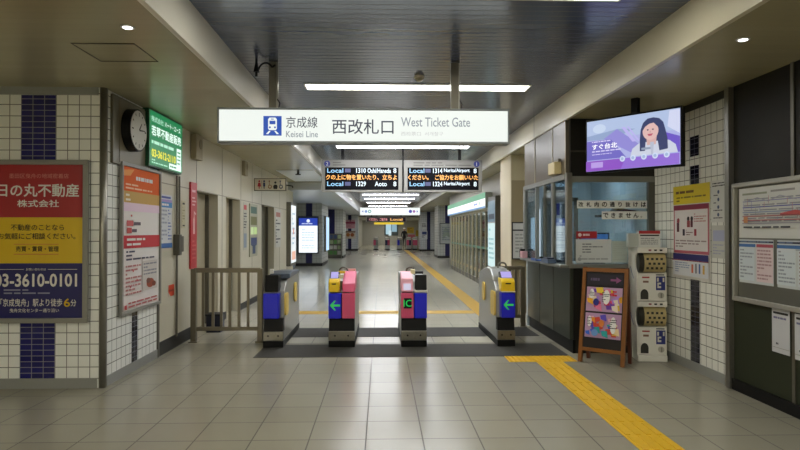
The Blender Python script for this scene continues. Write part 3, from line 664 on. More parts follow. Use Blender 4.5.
MB().box(2.24, XE, 7.175, 7.3, 1.02, 1.07, FRM).build('front_sill', t, world=True, bevel=.004)
MB().box(2.22, 2.26, 7.25, 9.36, 2.12, ZL - .002, OFF_U).build('side_fascia', t, world=True)
for y in (7.26, 7.82, 8.72):
    MB().box(2.212, 2.22, y - .012, y + .012, 2.15, ZL - .004, mat('#a89f88', .4)).build('fascia_joint', t, world=True)
MB().box(2.26, XE, 7.2, 7.25, 2.12, ZL - .002, mat('#15130f', .35)).build('front_fascia', t, world=True)
MB().box(2.26, XE, 7.192, 7.2, 2.41, 2.43, mat('#3a3630', .4)).build('fascia_joint', t, world=True)
MB().box(2.205, 2.275, 7.18, 7.25, 1.055, 2.16, STEEL).build('corner_post', t, world=True, bevel=.006)
MB().box(2.2, 2.26, 7.25, 9.38, 2.09, 2.15, FRM).box(2.2, 2.26, 9.30, 9.38, 1.055, 2.09, FRM).box(2.205, 2.255, 8.62, 8.67, 1.055, 2.09, FRM).box(2.205, 2.255, 7.78, 7.84, 1.055, 2.09, FRM).box(2.21, 2.25, 8.2, 8.23, 1.055, 2.09, STEEL_D).build('side_window_frame', t, world=True)
MB().box(2.275, XE, 7.19, 7.25, 2.05, 2.12, FRM).box(3.2, XE, 7.19, 7.25, 1.07, 2.05, mat('#5f605a', .4, .4)).build('front_window_frame', t, world=True)
MB().box(2.225, 2.231, 7.84, 8.2, 1.055, 2.09, GL).box(2.225, 2.231, 7.25, 7.78, 1.055, 2.09, GL).box(2.225, 2.231, 8.67, 9.3, 1.055, 2.09, GL).build('side_glass', t, world=True)
MB().box(2.275, 3.2, 7.215, 7.221, 1.07, 2.06, GL).build('front_glass', t, world=True)
MB().box(2.26, XE, 9.36, 9.42, 0, ZL - .002, mat('#b7c6cc', .5)).build('rear_wall', t, world=True)
MB().box(2.32, XE, 7.27, 9.36, .0, .02, mat('#5d5d58', .5)).build('office_floor', t, world=True)
MB().box(2.26, XE, 7.25, 9.36, 2.5, 2.52, mat('#b9c4c8', .5)).build('office_ceiling', t, world=True)
MB().box(XE - .02, XE, 7.25, 9.36, .02, 2.5, mat('#a9bcc6', .5)).build('inner_wall', t, world=True)
rd = MB().box(2.5, 2.56, 9.32, 9.36, .02, 1.98, STEEL_D).box(2.56, 2.98, 9.34, 9.36, .02, 1.92, mat('#8fa5b4', .4)).box(2.98, 3.04, 9.32, 9.36, .02, 1.98, STEEL_D).box(2.5, 3.04, 9.32, 9.36, 1.92, 1.98, STEEL_D).build('inner_door', t, world=True)
t = thing('office_lamp', 'white ceiling lamp inside the ticket office', 'ceiling light', (2.75, 8.2, 2.5))
MB().box(-.3, .3, -.1, .1, -.04, -.001, WHITE).build('housing', t); MB().box(-.28, .28, -.08, .08, -.05, -.04, em('#dcefff', 17.0)).build('diffuser', t)
MB().box(2.4, XE - .03, 7.6, 8.9, .98, 1.02, LGREY).build('inner_counter', office, world=True)
t = thing('computer_monitor', 'monitor with a blue screen inside the office on the inner counter', 'monitor', (2.86, 8.1, 1.021))
MB().box(-.12, .12, -.08, .08, 0, .015, BLACK).build('base', t); MB().box(-.02, .02, .0, .03, .015, .12, BLACK).build('stand', t)
MB().box(-.2, .2, -.02, .02, .1, .42, BLACK).build('casing', t); MB().box(-.18, .18, -.023, -.02, .12, .40, em('#3f7fd0', .45)).build('screen', t)
t = thing('wall_shelf', 'dark shelf with a folded black awning edge inside the office', 'shelf', (3.05, 7.72, 1.64))
MB().box(-.28, .2, -.1, .1, 0, .03, DARK).build('board', t); MB().prism([(-.12, .03), (.15, .03), (.19, .08), (-.05, .12)], -.1, .1, mat('#15151f', .5), 'y').build('folder', t)
LN = em('#d5e6f2', .9)
t = thing('lit_notice_stand', 'bright white and blue notice panel inside the office side window', 'notice', (2.34, 8.0, 1.056))
MB().box(-.03, .05, -.14, .14, 0, .03, DARK).build('base', t)
sheet_mb(.3, .75, [('r', 0, .78, 1, 1, em('#2a3f9a', .8)), ('l', .1, .1, .9, .72, 8, em('#a9c4d8', .9))], .02, LN).build('panel', t, loc=(0, .15, .03), rotz=RIGHT)
t = thing('lit_notice_stand', 'narrow pale blue lit panel farther back in the office side window', 'notice', (2.34, 9.0, 1.056))
MB().box(-.03, .05, -.1, .1, 0, .03, DARK).build('base', t)
sheet_mb(.22, .7, [('r', 0, .3, 1, 1, em('#5f9fb8', .8)), ('r', 0, 0, 1, .28, LN)], .02, LN).build('panel', t, loc=(0, .11, .03), rotz=RIGHT)
# things on the ledge
t = thing('card_tray', 'blue and grey card tray on the office ledge nearest the corner', 'tray', (2.15, 7.75, 1.056))
MB().box(-.06, .045, -.16, .16, 0, .05, mat('#4f5f78', .4)).build('tray', t); MB().box(-.05, .035, -.1, .1, .05, .07, mat('#28304a', .4)).build('cover', t)
t = thing('card_tray', 'small blue cash tray on the office ledge farther from the corner', 'tray', (2.15, 8.35, 1.056))
MB().box(-.055, .045, -.13, .13, 0, .015, mat('#3a5a9a', .4)).build('tray', t); MB().box(-.055, -.045, -.13, .13, .015, .035, mat('#3a5a9a', .4)).build('lip', t)
t = thing('notice_block', 'small black and pink notice block at the far end of the office ledge', 'notice', (2.165, 9.25, 1.056))
MB().box(-.03, .03, .0, .1, 0, .13, BLACK).build('black_plate', t); MB().box(-.045, .03, -.16, -.0, 0, .10, mat('#c99aa0', .5)).build('pink_plate', t)
# junction box on the fascia
t = thing('junction_box', 'beige box on the dark office fascia above the side window', 'box', (2.22, 7.55, 2.17))
MB().box(-.09, -.001, -.12, .16, 0, .15, mat('#c9b98a', .5)).build('body', t, bevel=.006); MB().box(-.05, -.02, -.16, .10, .15, .18, mat('#5c5443', .5)).build('bracket', t)
# lettering strips and papers on the front glass
def strip(txt, x0, x1, z0, z1, label):
    n = len(txt); it = [('t', c, (i + .5) / n, .5, .62, P_K, 'c', .05) if c not in '。' else ('t', c, (i + .2) / n, .3, .2, P_K) for i, c in enumerate(txt)]
    return sheet('glass_lettering', x1 - x0, z1 - z0, it, (x0, 7.212, z0), 0, label, 'notice', base=mat('#f4f5f2', .6), thick=.003)
strip('改札内の通り抜けは', 2.34, 3.19, 1.735, 1.83, 'upper white lettering strip across the office front window')
strip('できません。', 2.64, 3.19, 1.605, 1.7, 'lower shorter white lettering strip across the office front window')
sheet('red_notice', .25, .085, [('l', .32, .2, .92, .85, 1, mat('#f0d8d8')), ('c', .17, .5, .25, mat('#f0d8d8'), 1)], (2.33, 7.212, 1.375), 0, 'small red notice above the papers on the office front window', 'notice', base=mat('#b02028', .45), thick=.003)
sheet('paper_notice', .43, .28, [('l', .18, .4, .75, .85, 4, mat('#7c8088')), ('l', .1, .1, .9, .35, 2, mat('#a2a6ac')), ('c', .1, .15, .08, mat('#a2a6ac'), 1)], (2.325, 7.212, 1.085), 0, 'white paper notice on the office front window under the red notice', 'notice', thick=.003, base=mat('#d6dadb'))
sheet('paper_notice', .19, .26, [('l', .1, .1, .9, .9, 8, mat('#bcc4bc'))], (2.76, 7.212, 1.085), 0, 'plain pale greenish paper beside the white notice on the office window', 'notice', thick=.003, base=mat('#c3ccc4'))
# notice board on the front of the beige column behind the railing
framed('column_notice', .42, .62, [('r', 0, .78, 1, .82, P_K), ('l', .1, .15, .9, .72, 6, mat('#8c8d8a'))], (2.315, 10.665, .98), 0, 'white notice board on the beige column behind the short railing', 'notice', .02, .02, DARK, base=mat('#b9b9b4', .5), thick=.012)

# ------------------------------------------------------------------ hanging television
t = thing('television', 'wide flat television with a purple travel advert hanging above the office', 'television', (2.185, 6.44, 2.075), math.atan2(5.612 - 6.438, 2.837 - 2.2))
WT, HT = 1.045, .57
MB().box(-.0, WT, .001, .06, 0, HT, BLACK).box(.2, WT - .2, .06, .09, .1, .45, BLACK).build('casing', t, bevel=.008)
def E(c, s_=.95): return em(c, s_)
vi = [('r', 0, 0, 1, 1, E('#a9aee0')), ('p', [(0, .62), (.45, .62), (1, .62), (1, 1), (0, 1)], E('#aebfe0')), ('p', [(.0, .62), (.3, .6), (.55, .74), (.36, .78), (0, .7)], E('#8fa3c8')),
      ('p', [(.35, .78), (.62, .4), (.5, .3), (.2, .62)], E('#8f88d2')), ('p', [(.0, .22), (0, .6), (.28, .6), (.45, .22)], E('#6f66c0')), ('p', [(.40, .8), (.44, .8), (.56, .5), (.52, .5)], E('#b9b0ea')), ('p', [(.46, .8), (.48, .8), (.6, .5), (.58, .5)], E('#b9b0ea')),
      ('c', .15, .83, .09, E('#c3d2ea'), 1.6), ('p', [(.72, .7), (1, .5), (1, .22), (.7, .22)], E('#6a52c2')), ('p', [(.88, .7), (1, .55), (1, .98), (.9, .98)], E('#cfd4ee')),
      # the woman in the advert: long hair, face, white blouse
      ('p', [(.5, .22), (.52, .36), (.58, .44), (.68, .50), (.8, .50), (.9, .45), (.96, .36), (.98, .22)], E('#c9cede')),
      ('p', [(.60, .30), (.60, .5), (.61, .70), (.635, .82), (.68, .89), (.74, .90), (.80, .87), (.84, .79), (.86, .66), (.88, .5), (.885, .30), (.80, .28), (.785, .46), (.66, .46), (.655, .30)], E('#363f6a', .9)),
      ('p', [(.675, .40), (.765, .40), (.775, .56), (.67, .56)], E('#d2aaa6')), ('c', .712, .655, .165, E('#dcb6b2'), .93), ('p', [(.628, .66), (.64, .78), (.67, .84), (.74, .87), (.80, .82), (.80, .70), (.775, .74), (.745, .80), (.70, .79), (.655, .74)], E('#363f6a', .9)),
      ('c', .685, .68, .014, E('#4a3c50'), 1.3), ('c', .738, .68, .014, E('#4a3c50'), 1.3), ('p', [(.68, .605), (.74, .605), (.725, .565), (.695, .565)], E('#b8506a')), ('p', [(.708, .66), (.716, .66), (.72, .625), (.704, .625)], E('#c99c98')),
      ('r', .62, .32, .74, .36, E('#8f9ab0')), ('p', [(.71, .45), (.75, .45), (.74, .22), (.72, .22)], E('#b4bacc')),
      ('t', 'すぐ台北', .07, .475, .11, E('#ffffff', 1.0), 'l', .04, .29), ('l', .07, .36, .4, .41, 1, E('#d5d0f2')), ('l', .07, .31, .3, .34, 1, E('#d5d0f2')), ('l', .07, .55, .3, .6, 1, E('#d5d0f2')),
      ('r', 0, 0, 1, .2, E('#8f6ad0')), ('p', [(.0, .0), (.4, 0), (.45, .2), (0, .2)], E('#8a4fc0')), ('r', .06, .06, .2, .17, E('#b59ae0'))] + \
     [('c', .42 + i * .115, .19, .055, E('#cdd8f0'), 1) for i in range(5)] + [('c', .42 + i * .115, .19, .03, E('#9fb4d8'), 1) for i in range(5)]
o = sheet_mb(WT - .04, HT - .04, vi, .003, BLACK).build('screen', t); o.location = (.02, .0, .02)
MB().box(.49, .56, .06, .11, .4, ZL - 2.075 - .001, BLACK).build('ceiling_mount', t)

# ------------------------------------------------------------------ a-frame sign in front of the office
WOOD = mat('#84521f', .45, 0, .2, 14); SLATE = mat('#17141a', .4)
rz = math.atan2(-.32, .38)
t = thing('a_frame_sign', 'wooden a-frame board with two colourful comic posters before the office', 'sign board', (2.405, 6.61, 0), rz)
ln = math.atan(.16 / 1.04)
def lean(parent_mb, name, parent, ang=-ln, y=0.0, z=0.0, **k):
    o = parent_mb.build(name, parent, **k); o.rotation_euler.x = ang; o.location.y = y; o.location.z = z; return o
Wb = .47
fm = MB()
for s_ in (-1, 1): lean(MB().box(s_ * Wb / 2 - .02, s_ * Wb / 2 + .02, -.02, .02, .004, 1.06, WOOD), 'front_leg', t)
lean(MB().box(-Wb / 2 + .02, Wb / 2 - .02, -.018, .018, 1.015, 1.06, WOOD), 'top_rail', t)
lean(MB().box(-Wb / 2 + .02, Wb / 2 - .02, -.018, .018, .13, .17, WOOD), 'bottom_rail', t)
lean(MB().box(-Wb / 2 + .02, Wb / 2 - .02, -.004, .01, .17, 1.015, SLATE), 'board', t)
for s_ in (-1, 1): lean(MB().box(s_ * Wb / 2 - .018, s_ * Wb / 2 + .018, -.018, .018, .002, 1.06, mat('#5a2c18', .5)), 'rear_leg', t, math.atan(.09 / 1.04), .25)
lean(MB().box(-Wb / 2 + .02, Wb / 2 - .02, -.01, .01, .2, .24, mat('#5a2c18', .5)), 'rear_rail', t, math.atan(.09 / 1.04), .25)
o = lean(sheet_mb(.40, .12, [('l', .1, .25, .6, .8, 1, mat('#5a4a6a')), ('p', [(.66, .6), (.82, .6), (.82, .8), (.96, .5), (.82, .2), (.82, .4), (.66, .4)], mat('#8a4a7a'))], .002, mat('#221c2a', .5)), 'heading_strip', t)
o.location = (-.2, -.009 + .86 * math.tan(ln) * 1.0 - .0, .86); 
def comic(seed, cols):
    r = random.Random(seed); it = []
    for i in range(26):
        u, v, s_ = r.uniform(.05, .85), r.uniform(.05, .8), r.uniform(.08, .22)
        it.append(('p', [(u, v), (min(1, u + s_), max(0, v + r.uniform(-.1, .1))), (min(1, u + s_ * .8), min(1, v + s_ * 1.3)), (max(0, u - .03), min(1, v + s_))], mat(r.choice(cols), .45)))
    return it
PW = mat('#f4f2f2', .5)
ca = comic(3, ['#d83a6a', '#b58ae0', '#f0b030', '#f080a8', '#7a4ac0', '#f4e4d0', '#e8486a', '#f0d040']) + [('c', .17, .72, .2, PW, .5), ('l', .1, .62, .24, .84, 4, INK), ('c', .58, .6, .3, PW, .48), ('l', .46, .4, .7, .82, 6, INK), ('c', .3, .38, .15, mat('#2a2a86', .5), .8), ('l', .75, .62, .99, .92, 2, mat('#d82a2a'))]
cb = comic(9, ['#d84a3a', '#3a6ad8', '#f09a30', '#f0b8c8', '#5a4ac8', '#f8e0b0', '#2aa8a8', '#f0d050']) + [('c', .14, .66, .22, PW, .42), ('l', .07, .52, .21, .82, 5, INK), ('c', .8, .55, .34, PW, .36), ('l', .71, .32, .9, .8, 6, INK), ('c', .3, .2, .14, mat('#6a9ad8', .5), 1), ('c', .48, .6, .14, mat('#e0843a', .5), .8)]
for its, z0, l in ((ca, .575, 'upper comic poster with speech bubbles'), (cb, .285, 'lower comic poster with speech bubbles')):
    o = lean(sheet_mb(.40, .27, its, .002, mat('#c09ac0', .5)), 'comic_poster', t); o.location = (-.2, -.005 + z0 * math.sin(ln), z0 * math.cos(ln)); o['label'] = l

# ------------------------------------------------------------------ capsule toy machine
GW_ = mat('#e8e6dd', .4); 
t = thing('capsule_toy_machine', 'white double decker capsule toy machine beside the wooden a-frame', 'vending machine', (3.04, 6.757, 0), math.radians(-8)); t.scale.z = 1.033
x0, x1 = -.16, .16
MB().box(x0 - .0, x1 + .0, -.03, .385, 0, .07, GW_).build('base', t, bevel=.008)
cabp = [(.0, .07), (.33, .07), (.33, 1.235), (.02, 1.235), (.0, 1.2)]
prof = [(.38, .07), (.38, 1.235), (.0, 1.235)]
for pz in (1.07, .485):
    prof += [(.0, pz + .11)] + [(.10 * math.cos(a) * 1.0, pz + .105 * math.sin(a)) for a in [PI / 2 - i * PI / 10 for i in range(11)]] + [(.0, pz - .11)]
prof += [(.0, .07)]
MB().prism(prof, x0, x0 + .015, GW_).prism(prof, x1 - .015, x1, GW_).box(x0, x1, .2, .38, .07, 1.235, GW_).build('cabinet', t)
CAP_D = mat('#2b2a22', .35); CAP_Y = mat('#b8a878', .4)
for k, zb in ((0, .07), (1, .655)):
    cfm = MB().box(x0 + .015, x1 - .015, -.015, .2, zb + .005, zb + .305, mat('#eae8e0', .4))
    pz = zb + .415
    lens = [(-.015 + .0, pz - .11)] + [(.04 - .085 * math.cos(a), pz + .105 * math.sin(a)) for a in [(-PI / 2 + i * PI / 10) for i in range(11)]] + [(.2, pz + .105), (.2, pz - .105)]
    dots = MB().prism(lens[1:], x0 + .07, x1 - .015, CAP_Y); r = random.Random(k)
    for j in range(3):
        for i in range(4):
            u = x0 + .105 + i * .05 + (.02 if j % 2 else 0); z = pz - .055 + j * .05
            yy = .04 - .088 * math.sqrt(max(0, 1 - ((z - pz) / .105) ** 2)) - .002
            dots.box(u - .013, u + .013, yy, yy + .006, z - .013, z + .011, CAP_D)
    dots.build('window_drum', t)
    MB().prism(lens[1:], x0 + .015, x0 + .07, CAP_D).build('window_side', t)
    bnd = MB().box(x0, x1, -.02, .2, zb + .525, zb + .58, GW_)
    for i, m_ in enumerate((mat('#8a3a4a'), DARK, DARK)): bnd.box(-.03 + i * .06 - .01, -.03 + i * .06 + .02, -.0225, -.0205, zb + .545, zb + .562, m_)
    bnd.build('top_band', t)
    cf = MB()
    cf.prism([(-.085 + .042 * math.cos(a), zb + .075 + .055 * math.sin(a)) for a in [i * PI / 12 for i in range(13)]] + [(-.127, zb + .02), (-.043, zb + .02)], -.019, -.0155, mat('#34322e', .4), 'y')
    cf.build('capsule_outlet', t)
    o = sheet_mb(.10, .15, [('r', 0, 0, 1, 1, mat('#26307a', .4)), ('r', .15, .15, .55, .55, mat('#d6d3c8', .4)), ('r', .3, .3, .7, .42, mat('#26307a', .4)), ('r', .72, .6, .9, .9, mat('#d6d3c8', .4)), ('r', .1, .62, .3, .9, mat('#d6d3c8', .4))], .001).build('blue_sticker', t, loc=(.04, -.0152, zb + .12))
    cfm.box(-.10, -.04, -.0175, -.0155, zb + .2, zb + .222, mat('#8a6a5a')).box(-.11, -.03, -.0175, -.0155, zb + .25, zb + .266, mat('#a83a3a')).box(.04, .13, -.0175, -.0155, zb + .28, zb + .292, INK).build('coin_front', t)
    kn = MB().cyl((.09, -.035, zb + .065), (.09, -.0155, zb + .065), .032, mat('#bcb9ae', .3), 20).build('turn_knob', t); MB().box(.083, .097, -.045, -.035, zb + .04, zb + .09, mat('#8d8a80', .3)).build('knob_grip', kn)
for z in (.36, .88):
    o = sheet_mb(.2, .16, [('p', [(.1, .75), (.22, .9), (.4, .62), (.32, .5)], mat('#3a4a9a')), ('p', [(.18, .72), (.24, .8), (.34, .62), (.3, .58)], GW_), ('p', [(.4, .6), (.85, .12), (.8, .06), (.36, .5)], mat('#6a74a8'))], 0).build('side_logo', t, loc=(x0 - .001, .3, z), rotz=RIGHT)
# what stands on top of the machine
t = thing('paper_notice_stand', 'white box notice with a red heading standing on the capsule machine', 'notice', (3.05, 6.9, 1.277), math.radians(-8))
MB().box(-.09, .145, -.0, .1, 0, .19, mat('#cfcfc8', .5)).build('box', t); MB().box(-.2, -.09, .02, .12, 0, .16, mat('#b8beb8', .5)).build('card', t)
sheet_mb(.235, .19, [('r', 0, .82, 1, 1, mat('#b82830', .5)), ('r', .05, .68, .95, .76, P_K), ('l', .08, .15, .9, .6, 4, mat('#8d9094'))], .002, mat('#dedfdc')).build('printed_face', t, loc=(-.09, -.0005, 0))

# ------------------------------------------------------------------ right wall posters and board
bi = [('r', 0, .80, 1, 1, mat('#dcc414', .4)), ('l', .08, .90, .92, .96, 1, mat('#6a4a10')), ('l', .1, .82, .9, .89, 2, mat('#7a6a18')), ('r', .02, .27, .98, .79, mat('#b85a6a', .5)), ('r', .05, .30, .95, .735, mat('#d9d3d2', .5)), ('r', .02, .74, .98, .79, mat('#8a2440')), ('l', .6, .6, .92, .7, 4, mat('#c08a8a')), ('l', .08, .33, .92, .42, 3, mat('#9a8a8a')),
      ('c', .16, .62, .03, mat('#a03a48'), 1), ('r', .12, .5, .19, .6, mat('#5a2430')), ('c', .45, .64, .025, mat('#2c2c2c'), 1), ('c', .55, .64, .025, mat('#2c2c2c'), 1), ('r', .42, .55, .5, .62, mat('#a04a50')), ('r', .52, .55, .58, .62, mat('#5a2430')), ('r', .3, .46, .36, .53, mat('#3a2c40')), ('r', .62, .46, .68, .53, mat('#a03a48')), ('l', .4, .46, .58, .53, 3, mat('#8a6a6a')),
      ('r', .02, .20, .98, .265, mat('#2c2a6a')), ('r', .02, .03, .98, .20, mat('#d3d6dc')), ('l', .08, .06, .5, .18, 5, mat('#8a9ab8')), ('r', .55, .07, .6, .16, mat('#c86a4a')), ('r', .66, .07, .69, .17, INK), ('r', .75, .07, .79, .17, mat('#4a6aa0')), ('r', .85, .07, .9, .16, mat('#c8a04a')), ('r', 0, .19, 1, .2, mat('#8a2440'))]
sheet('etiquette_poster', .76, 1.0, bi, (XR - .003, 6.72, .955), RIGHT, 'tall poster with yellow top and red framed pictures on the tiled right wall', 'poster', base=mat('#cfccc6'), thick=.005)
ni = [('l', .1, .84, .9, .96, 2, P_K)] + [('c', .5, .72 - .18 * i, .045, mat('#4a5878'), 1) for i in range(4)] + [('l', .2, .62 - .18 * i, .8, .67 - .18 * i, 1, INK) for i in range(4)]
sheet('paper_sheet', .27, .41, ni, (XR - .003, 5.945, 1.55), RIGHT, 'small white paper with a column of icons right of the yellow topped poster', 'notice', thick=.003, base=mat('#cfcfca'))
sheet('paper_sheet', .25, .32, [('r', .1, .52, .9, .85, mat('#a8acc8')), ('l', .1, .1, .9, .45, 4, mat('#a0a4b8'))], (XR - .003, 5.935, 1.2), RIGHT, 'small pale paper below the sheet of icons on the tiled right wall', 'notice', thick=.003, base=mat('#c0c0b8'))
# route map board on the dark wall
y_a, L_ = 5.47, 2.3
RM = [(r_, c_) for r_, c_ in ((.80, '#4a4aa0'), (.62, '#a83a4a'), (.45, '#3a62a0'), (.52, '#888a90'))]
def mp(y_near): return (y_a - y_near) / L_
t = thing('route_map_board', 'aluminium framed board with route map and fare tables on the dark right wall', 'notice board', (XR - .006, y_a, .87), RIGHT)
HB_ = .99
fr = MB(); fw = .04
fr.box(-fw, L_ + fw, -.05, 0, -fw, 0, ALU); fr.box(-fw, L_ + fw, -.05, 0, HB_, HB_ + fw, ALU); fr.box(-fw, 0, -.05, 0, 0, HB_, ALU); fr.box(L_, L_ + fw, -.05, 0, 0, HB_, ALU)
fr.build('frame', t, bevel=.005)
MB().box(0, L_, -.014, 0, 0, HB_, mat('#6e6f66', .35, .5)).build('backing', t)
r = random.Random(5)
ri = [('r', .05, .86, .40, .90, mat('#8d9480')), ('r', .45, .88, .75, .92, mat('#8d8a88'))]
for v, c in ((.72, '#8a8ab0'), (.60, '#5a5aa0'), (.50, '#8a97b8'), (.42, '#b06a70'), (.34, '#a85a5a'), (.28, '#9a9aa8')):
    ri.append(('r', .06, v, .93, v + .02, mat(c)))
    ri.append(('l', .08, v + .025, .92, v + .075, 1, mat('#8d8f96')))
for i in range(14):
    u = .08 + i * .06; v = r.uniform(.3, .7); ri.append(('r', u, v, u + .006, v + r.uniform(.06, .18), mat(r.choice(['#8a8ab8', '#b07a80', '#8a9a8a', '#9a9a9a']))))
ri += [('r', .1, .3, .16, .42, mat('#c88a5a')), ('p', [(.6, .44), (.85, .44), (.85, .5), (.78, .52), (.6, .47)], mat('#b84a4a')), ('l', .1, .18, .9, .25, 1, INK), ('p', [(.15, .72), (.3, .78), (.45, .70), (.6, .79), (.8, .7), (.8, .72), (.6, .81), (.45, .72), (.3, .8), (.15, .74)], mat('#9a9aaa'))]
ms = sheet_mb(1.0, .44, ri, .003, mat('#c9cac6', .5)).build('map_sheet', t, loc=(.03, -.0142, .535))
ms2 = sheet_mb(1.0, .44, ri, .003, mat('#c9cac6', .5)).build('map_sheet', t, loc=(1.06, -.0142, .535))
for i in range(4):
    fi = [('r', 0, .93, 1, .97, mat('#23233f')), ('r', 0, .83, .5, .9, mat('#3a6aa8')), ('r', .53, .83, 1, .9, mat('#b04a5a')), ('r', .53, .06, 1, .82, mat('#d8c6c8')), ('r', 0, .06, .47, .82, mat('#c8d2d8')), ('l', .04, .1, .45, .8, 9, mat('#8f97a2')), ('l', .56, .1, .96, .8, 9, mat('#a8868c')), ('l', .05, .92, .9, .99, 1, mat('#5a6a8a'))]
    if i % 2: fi[1] = ('r', 0, .83, 1, .9, mat('#3a6aa8')); fi[2] = ('r', 0, .8, 1, .82, mat('#8a97a8')); fi[3] = ('r', .53, .06, 1, .8, mat('#ccd3d6'))
    sheet_mb(.48, .385, fi, .003, mat('#c3c8ca', .5)).build('fare_table', t, loc=(.03 + i * .53, -.0142, .135))
sheet('paper_notice', .22, .36, [('r', .08, .88, .92, .93, P_K), ('l', .1, .75, .9, .85, 1, mat('#6a6a90')), ('l', .25, .16, .75, .26, 1, INK), ('r', 0, .11, 1, .12, mat('#8a8a80'))], (XR - .016, 4.99, .465), RIGHT, 'white paper hanging below the route map board, left of the wall joint', 'notice', thick=.003, base=mat('#c3c4c8'))
sheet('paper_notice', .22, .36, [('r', .08, .88, .92, .93, P_K), ('l', .1, .75, .9, .85, 1, mat('#6a6a90')), ('l', .25, .16, .75, .26, 1, INK), ('r', 0, .11, 1, .12, mat('#8a8a80'))], (XR - .016, 4.71, .455), RIGHT, 'white paper below the route map board, cut off by the right picture edge', 'notice', thick=.003, base=mat('#c3c4c8'))

# ------------------------------------------------------------------ convenience store
t = thing('convenience_store', 'glazed shop front with a green, white and blue lit sign past the gates', 'shop front', (2.72, 14.9, 0))
SY0, SY1 = 14.9, 23.4
MB().box(2.56, 2.72, SY0, SY1, 2.03, 2.42, mat('#cfd6d2', .4)).build('sign_case', t, world=True)
L = SY1 - SY0
o = sheet_mb(L, .39, [('r', 0, .62, 1, 1, em('#2f9a62', .8)), ('r', 0, .12, 1, .62, em('#f0f4f2', 1.0)), ('r', 0, 0, 1, .12, em('#5f9ad0', .85)), ('l', .78, .25, .86, .5, 1, em('#3a6ac0', .9)), ('c', .9, .37, .13, em('#3aa06a', .9))], .004).build('lit_sign', t, loc=(2.56 - 2.72, L, 2.03), rotz=RIGHT)
MUL = mat('#b8b198', .4, .2)
n = 11
for i in range(n + 1):
    y = SY0 + i * L / n
    MB().box(2.68, 2.74, y - .04, y + .04, 0, 2.03, MUL).build('mullion', t, world=True)
MB().box(2.69, 2.73, SY0, SY1, .0, .14, STEEL_D).build('sill', t, world=True)
MB().box(2.69, 2.73, SY0, SY1, 1.96, 2.03, MUL).build('head_rail', t, world=True)
GL2 = glass((.86, .93, .90), .1)
for i in range(n):
    y = SY0 + i * L / n
    MB().box(2.707, 2.713, y + .04, y + L / n - .04, .14, 1.96, GL2).build('glass_pane', t, world=True)
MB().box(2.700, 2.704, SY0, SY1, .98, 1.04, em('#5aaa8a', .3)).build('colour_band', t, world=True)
struct(MB().box(4.75, 4.8, 14.9, 24.2, 0, 2.8, mat('#a8a18c', .5)).build('wall_store', world=True))
struct(MB().box(2.9, 4.8, 14.75, 14.85, 0, 2.8, mat('#a8a18c', .5)).build('wall_store', world=True))
r = random.Random(11)
for i, y in enumerate((16.2, 17.9, 19.6, 21.3)):
    t = thing('store_shelf', ('nearest', 'second nearest', 'third nearest', 'farthest')[i] + ' shelf of goods behind the shop windows', 'shelf', (3.6, y, 0), 0, 'shelves inside the shop')
    MB().box(-.02, .02, -.6, .6, 0, 1.7, LGREY).build('back_panel', t)
    for z in (.1, .5, .9, 1.3):
        MB().box(-.36, -.02, -.6, .6, z, z + .03, LGREY).build('shelf_board', t)
        mb = MB(); yy = -.58
        while yy < .5:
            wd = r.uniform(.06, .14); mb.box(-.33, -.06, yy, yy + wd, z + .031, z + r.uniform(.15, .3), mat(r.choice(['#c8583a', '#d8c070', '#5a8ab0', '#d8d8d0', '#6a9a5a', '#a83a5a', '#e0a050']), .5)); yy += wd + .015
        o = mb.build('goods', t); o['kind'] = 'stuff'
ceil = thing('store_lamp', 'white ceiling lamp inside the shop', 'ceiling light', (3.5, 19.3, 2.7))
MB().box(-.1, .1, -3.2, 3.2, 0, .108, WHITE).build('housing', ceil); MB().box(-.08, .08, -3.2, 3.2, -.01, 0, em('#fff2dc', 22)).build('diffuser', ceil)
t = thing('lit_poster_case', 'tall lit advertising case between the beige column and the shop windows', 'lightbox', (2.72, 14.8, .62))
MB().box(-.12, -.001, -1.0, .0, -.08, 1.65, STEEL_D).build('case', t)
sheet_mb(.9, 1.55, [('r', 0, .68, 1, 1, em('#6f8a9a', .8)), ('r', .1, .72, .9, .8, em('#26344a', .6)), ('r', 0, 0, 1, .66, em('#cfeaea', .95)), ('l', .15, .1, .85, .6, 7, em('#8fc0c4', .9))], .004).build('lit_face', t, loc=(-.122, -.05, 0), rotz=RIGHT)

# ------------------------------------------------------------------ columns and things far down the concourse
TC = tiles('#b9bab4', '#b2b3ad', '#8a8a84', .15, .15, .006, 'xz', (0, 0), rough=.3)
TCW = tiles('#d9dcdc', '#d3d6d6', '#a5a8a8', .15, .15, .006, 'xz', (0, 0), rough=.3)
def column(x0, x1, y0, y1, h, s0, s1, label, m_=TC, sz=0):
    t = thing('tiled_column', label, 'column', ((x0 + x1) / 2, y0, 0)); t['kind'] = 'structure'
    MB().box(x0, x1, y0, y1, 0, h, m_).build('shaft', t, world=True)
    MB().box(s0, s1, y0 - .004, y0, sz, h, NAVY).build('blue_stripe', t, world=True)
    MB().box(x0 - .02, x1 + .02, y0 - .02, y1, 0, .12, DARK).build('plinth', t, world=True)
    return t
column(-3.52, -2.47, 25.3, 28.2, 2.6, -3.13, -2.87, 'tiled column with a blue stripe behind the lit information panel, left')
column(-3.0, -2.06, 32.6, 35.0, 2.6, -2.85, -2.5, 'tiled column with a blue stripe behind the brochure rack')
column(-2.82, -1.74, 44.6, 46.9, 2.6, -2.45, -2.2, 'white tiled column with two posters left of the far gates', TCW)
column(3.02, 3.88, 32.4, 34.5, ZL, 3.4, 3.68, 'tiled column with a blue stripe behind the map panel, right')
column(2.76, 3.8, 43.5, 45.5, ZL, 3.25, 3.5, 'white tiled column with notices right of the far gates', TCW)
t = thing('information_panel', 'bright lit information panel with blue heading on the nearest far column', 'lightbox', (-3.44, 25.295, .56))
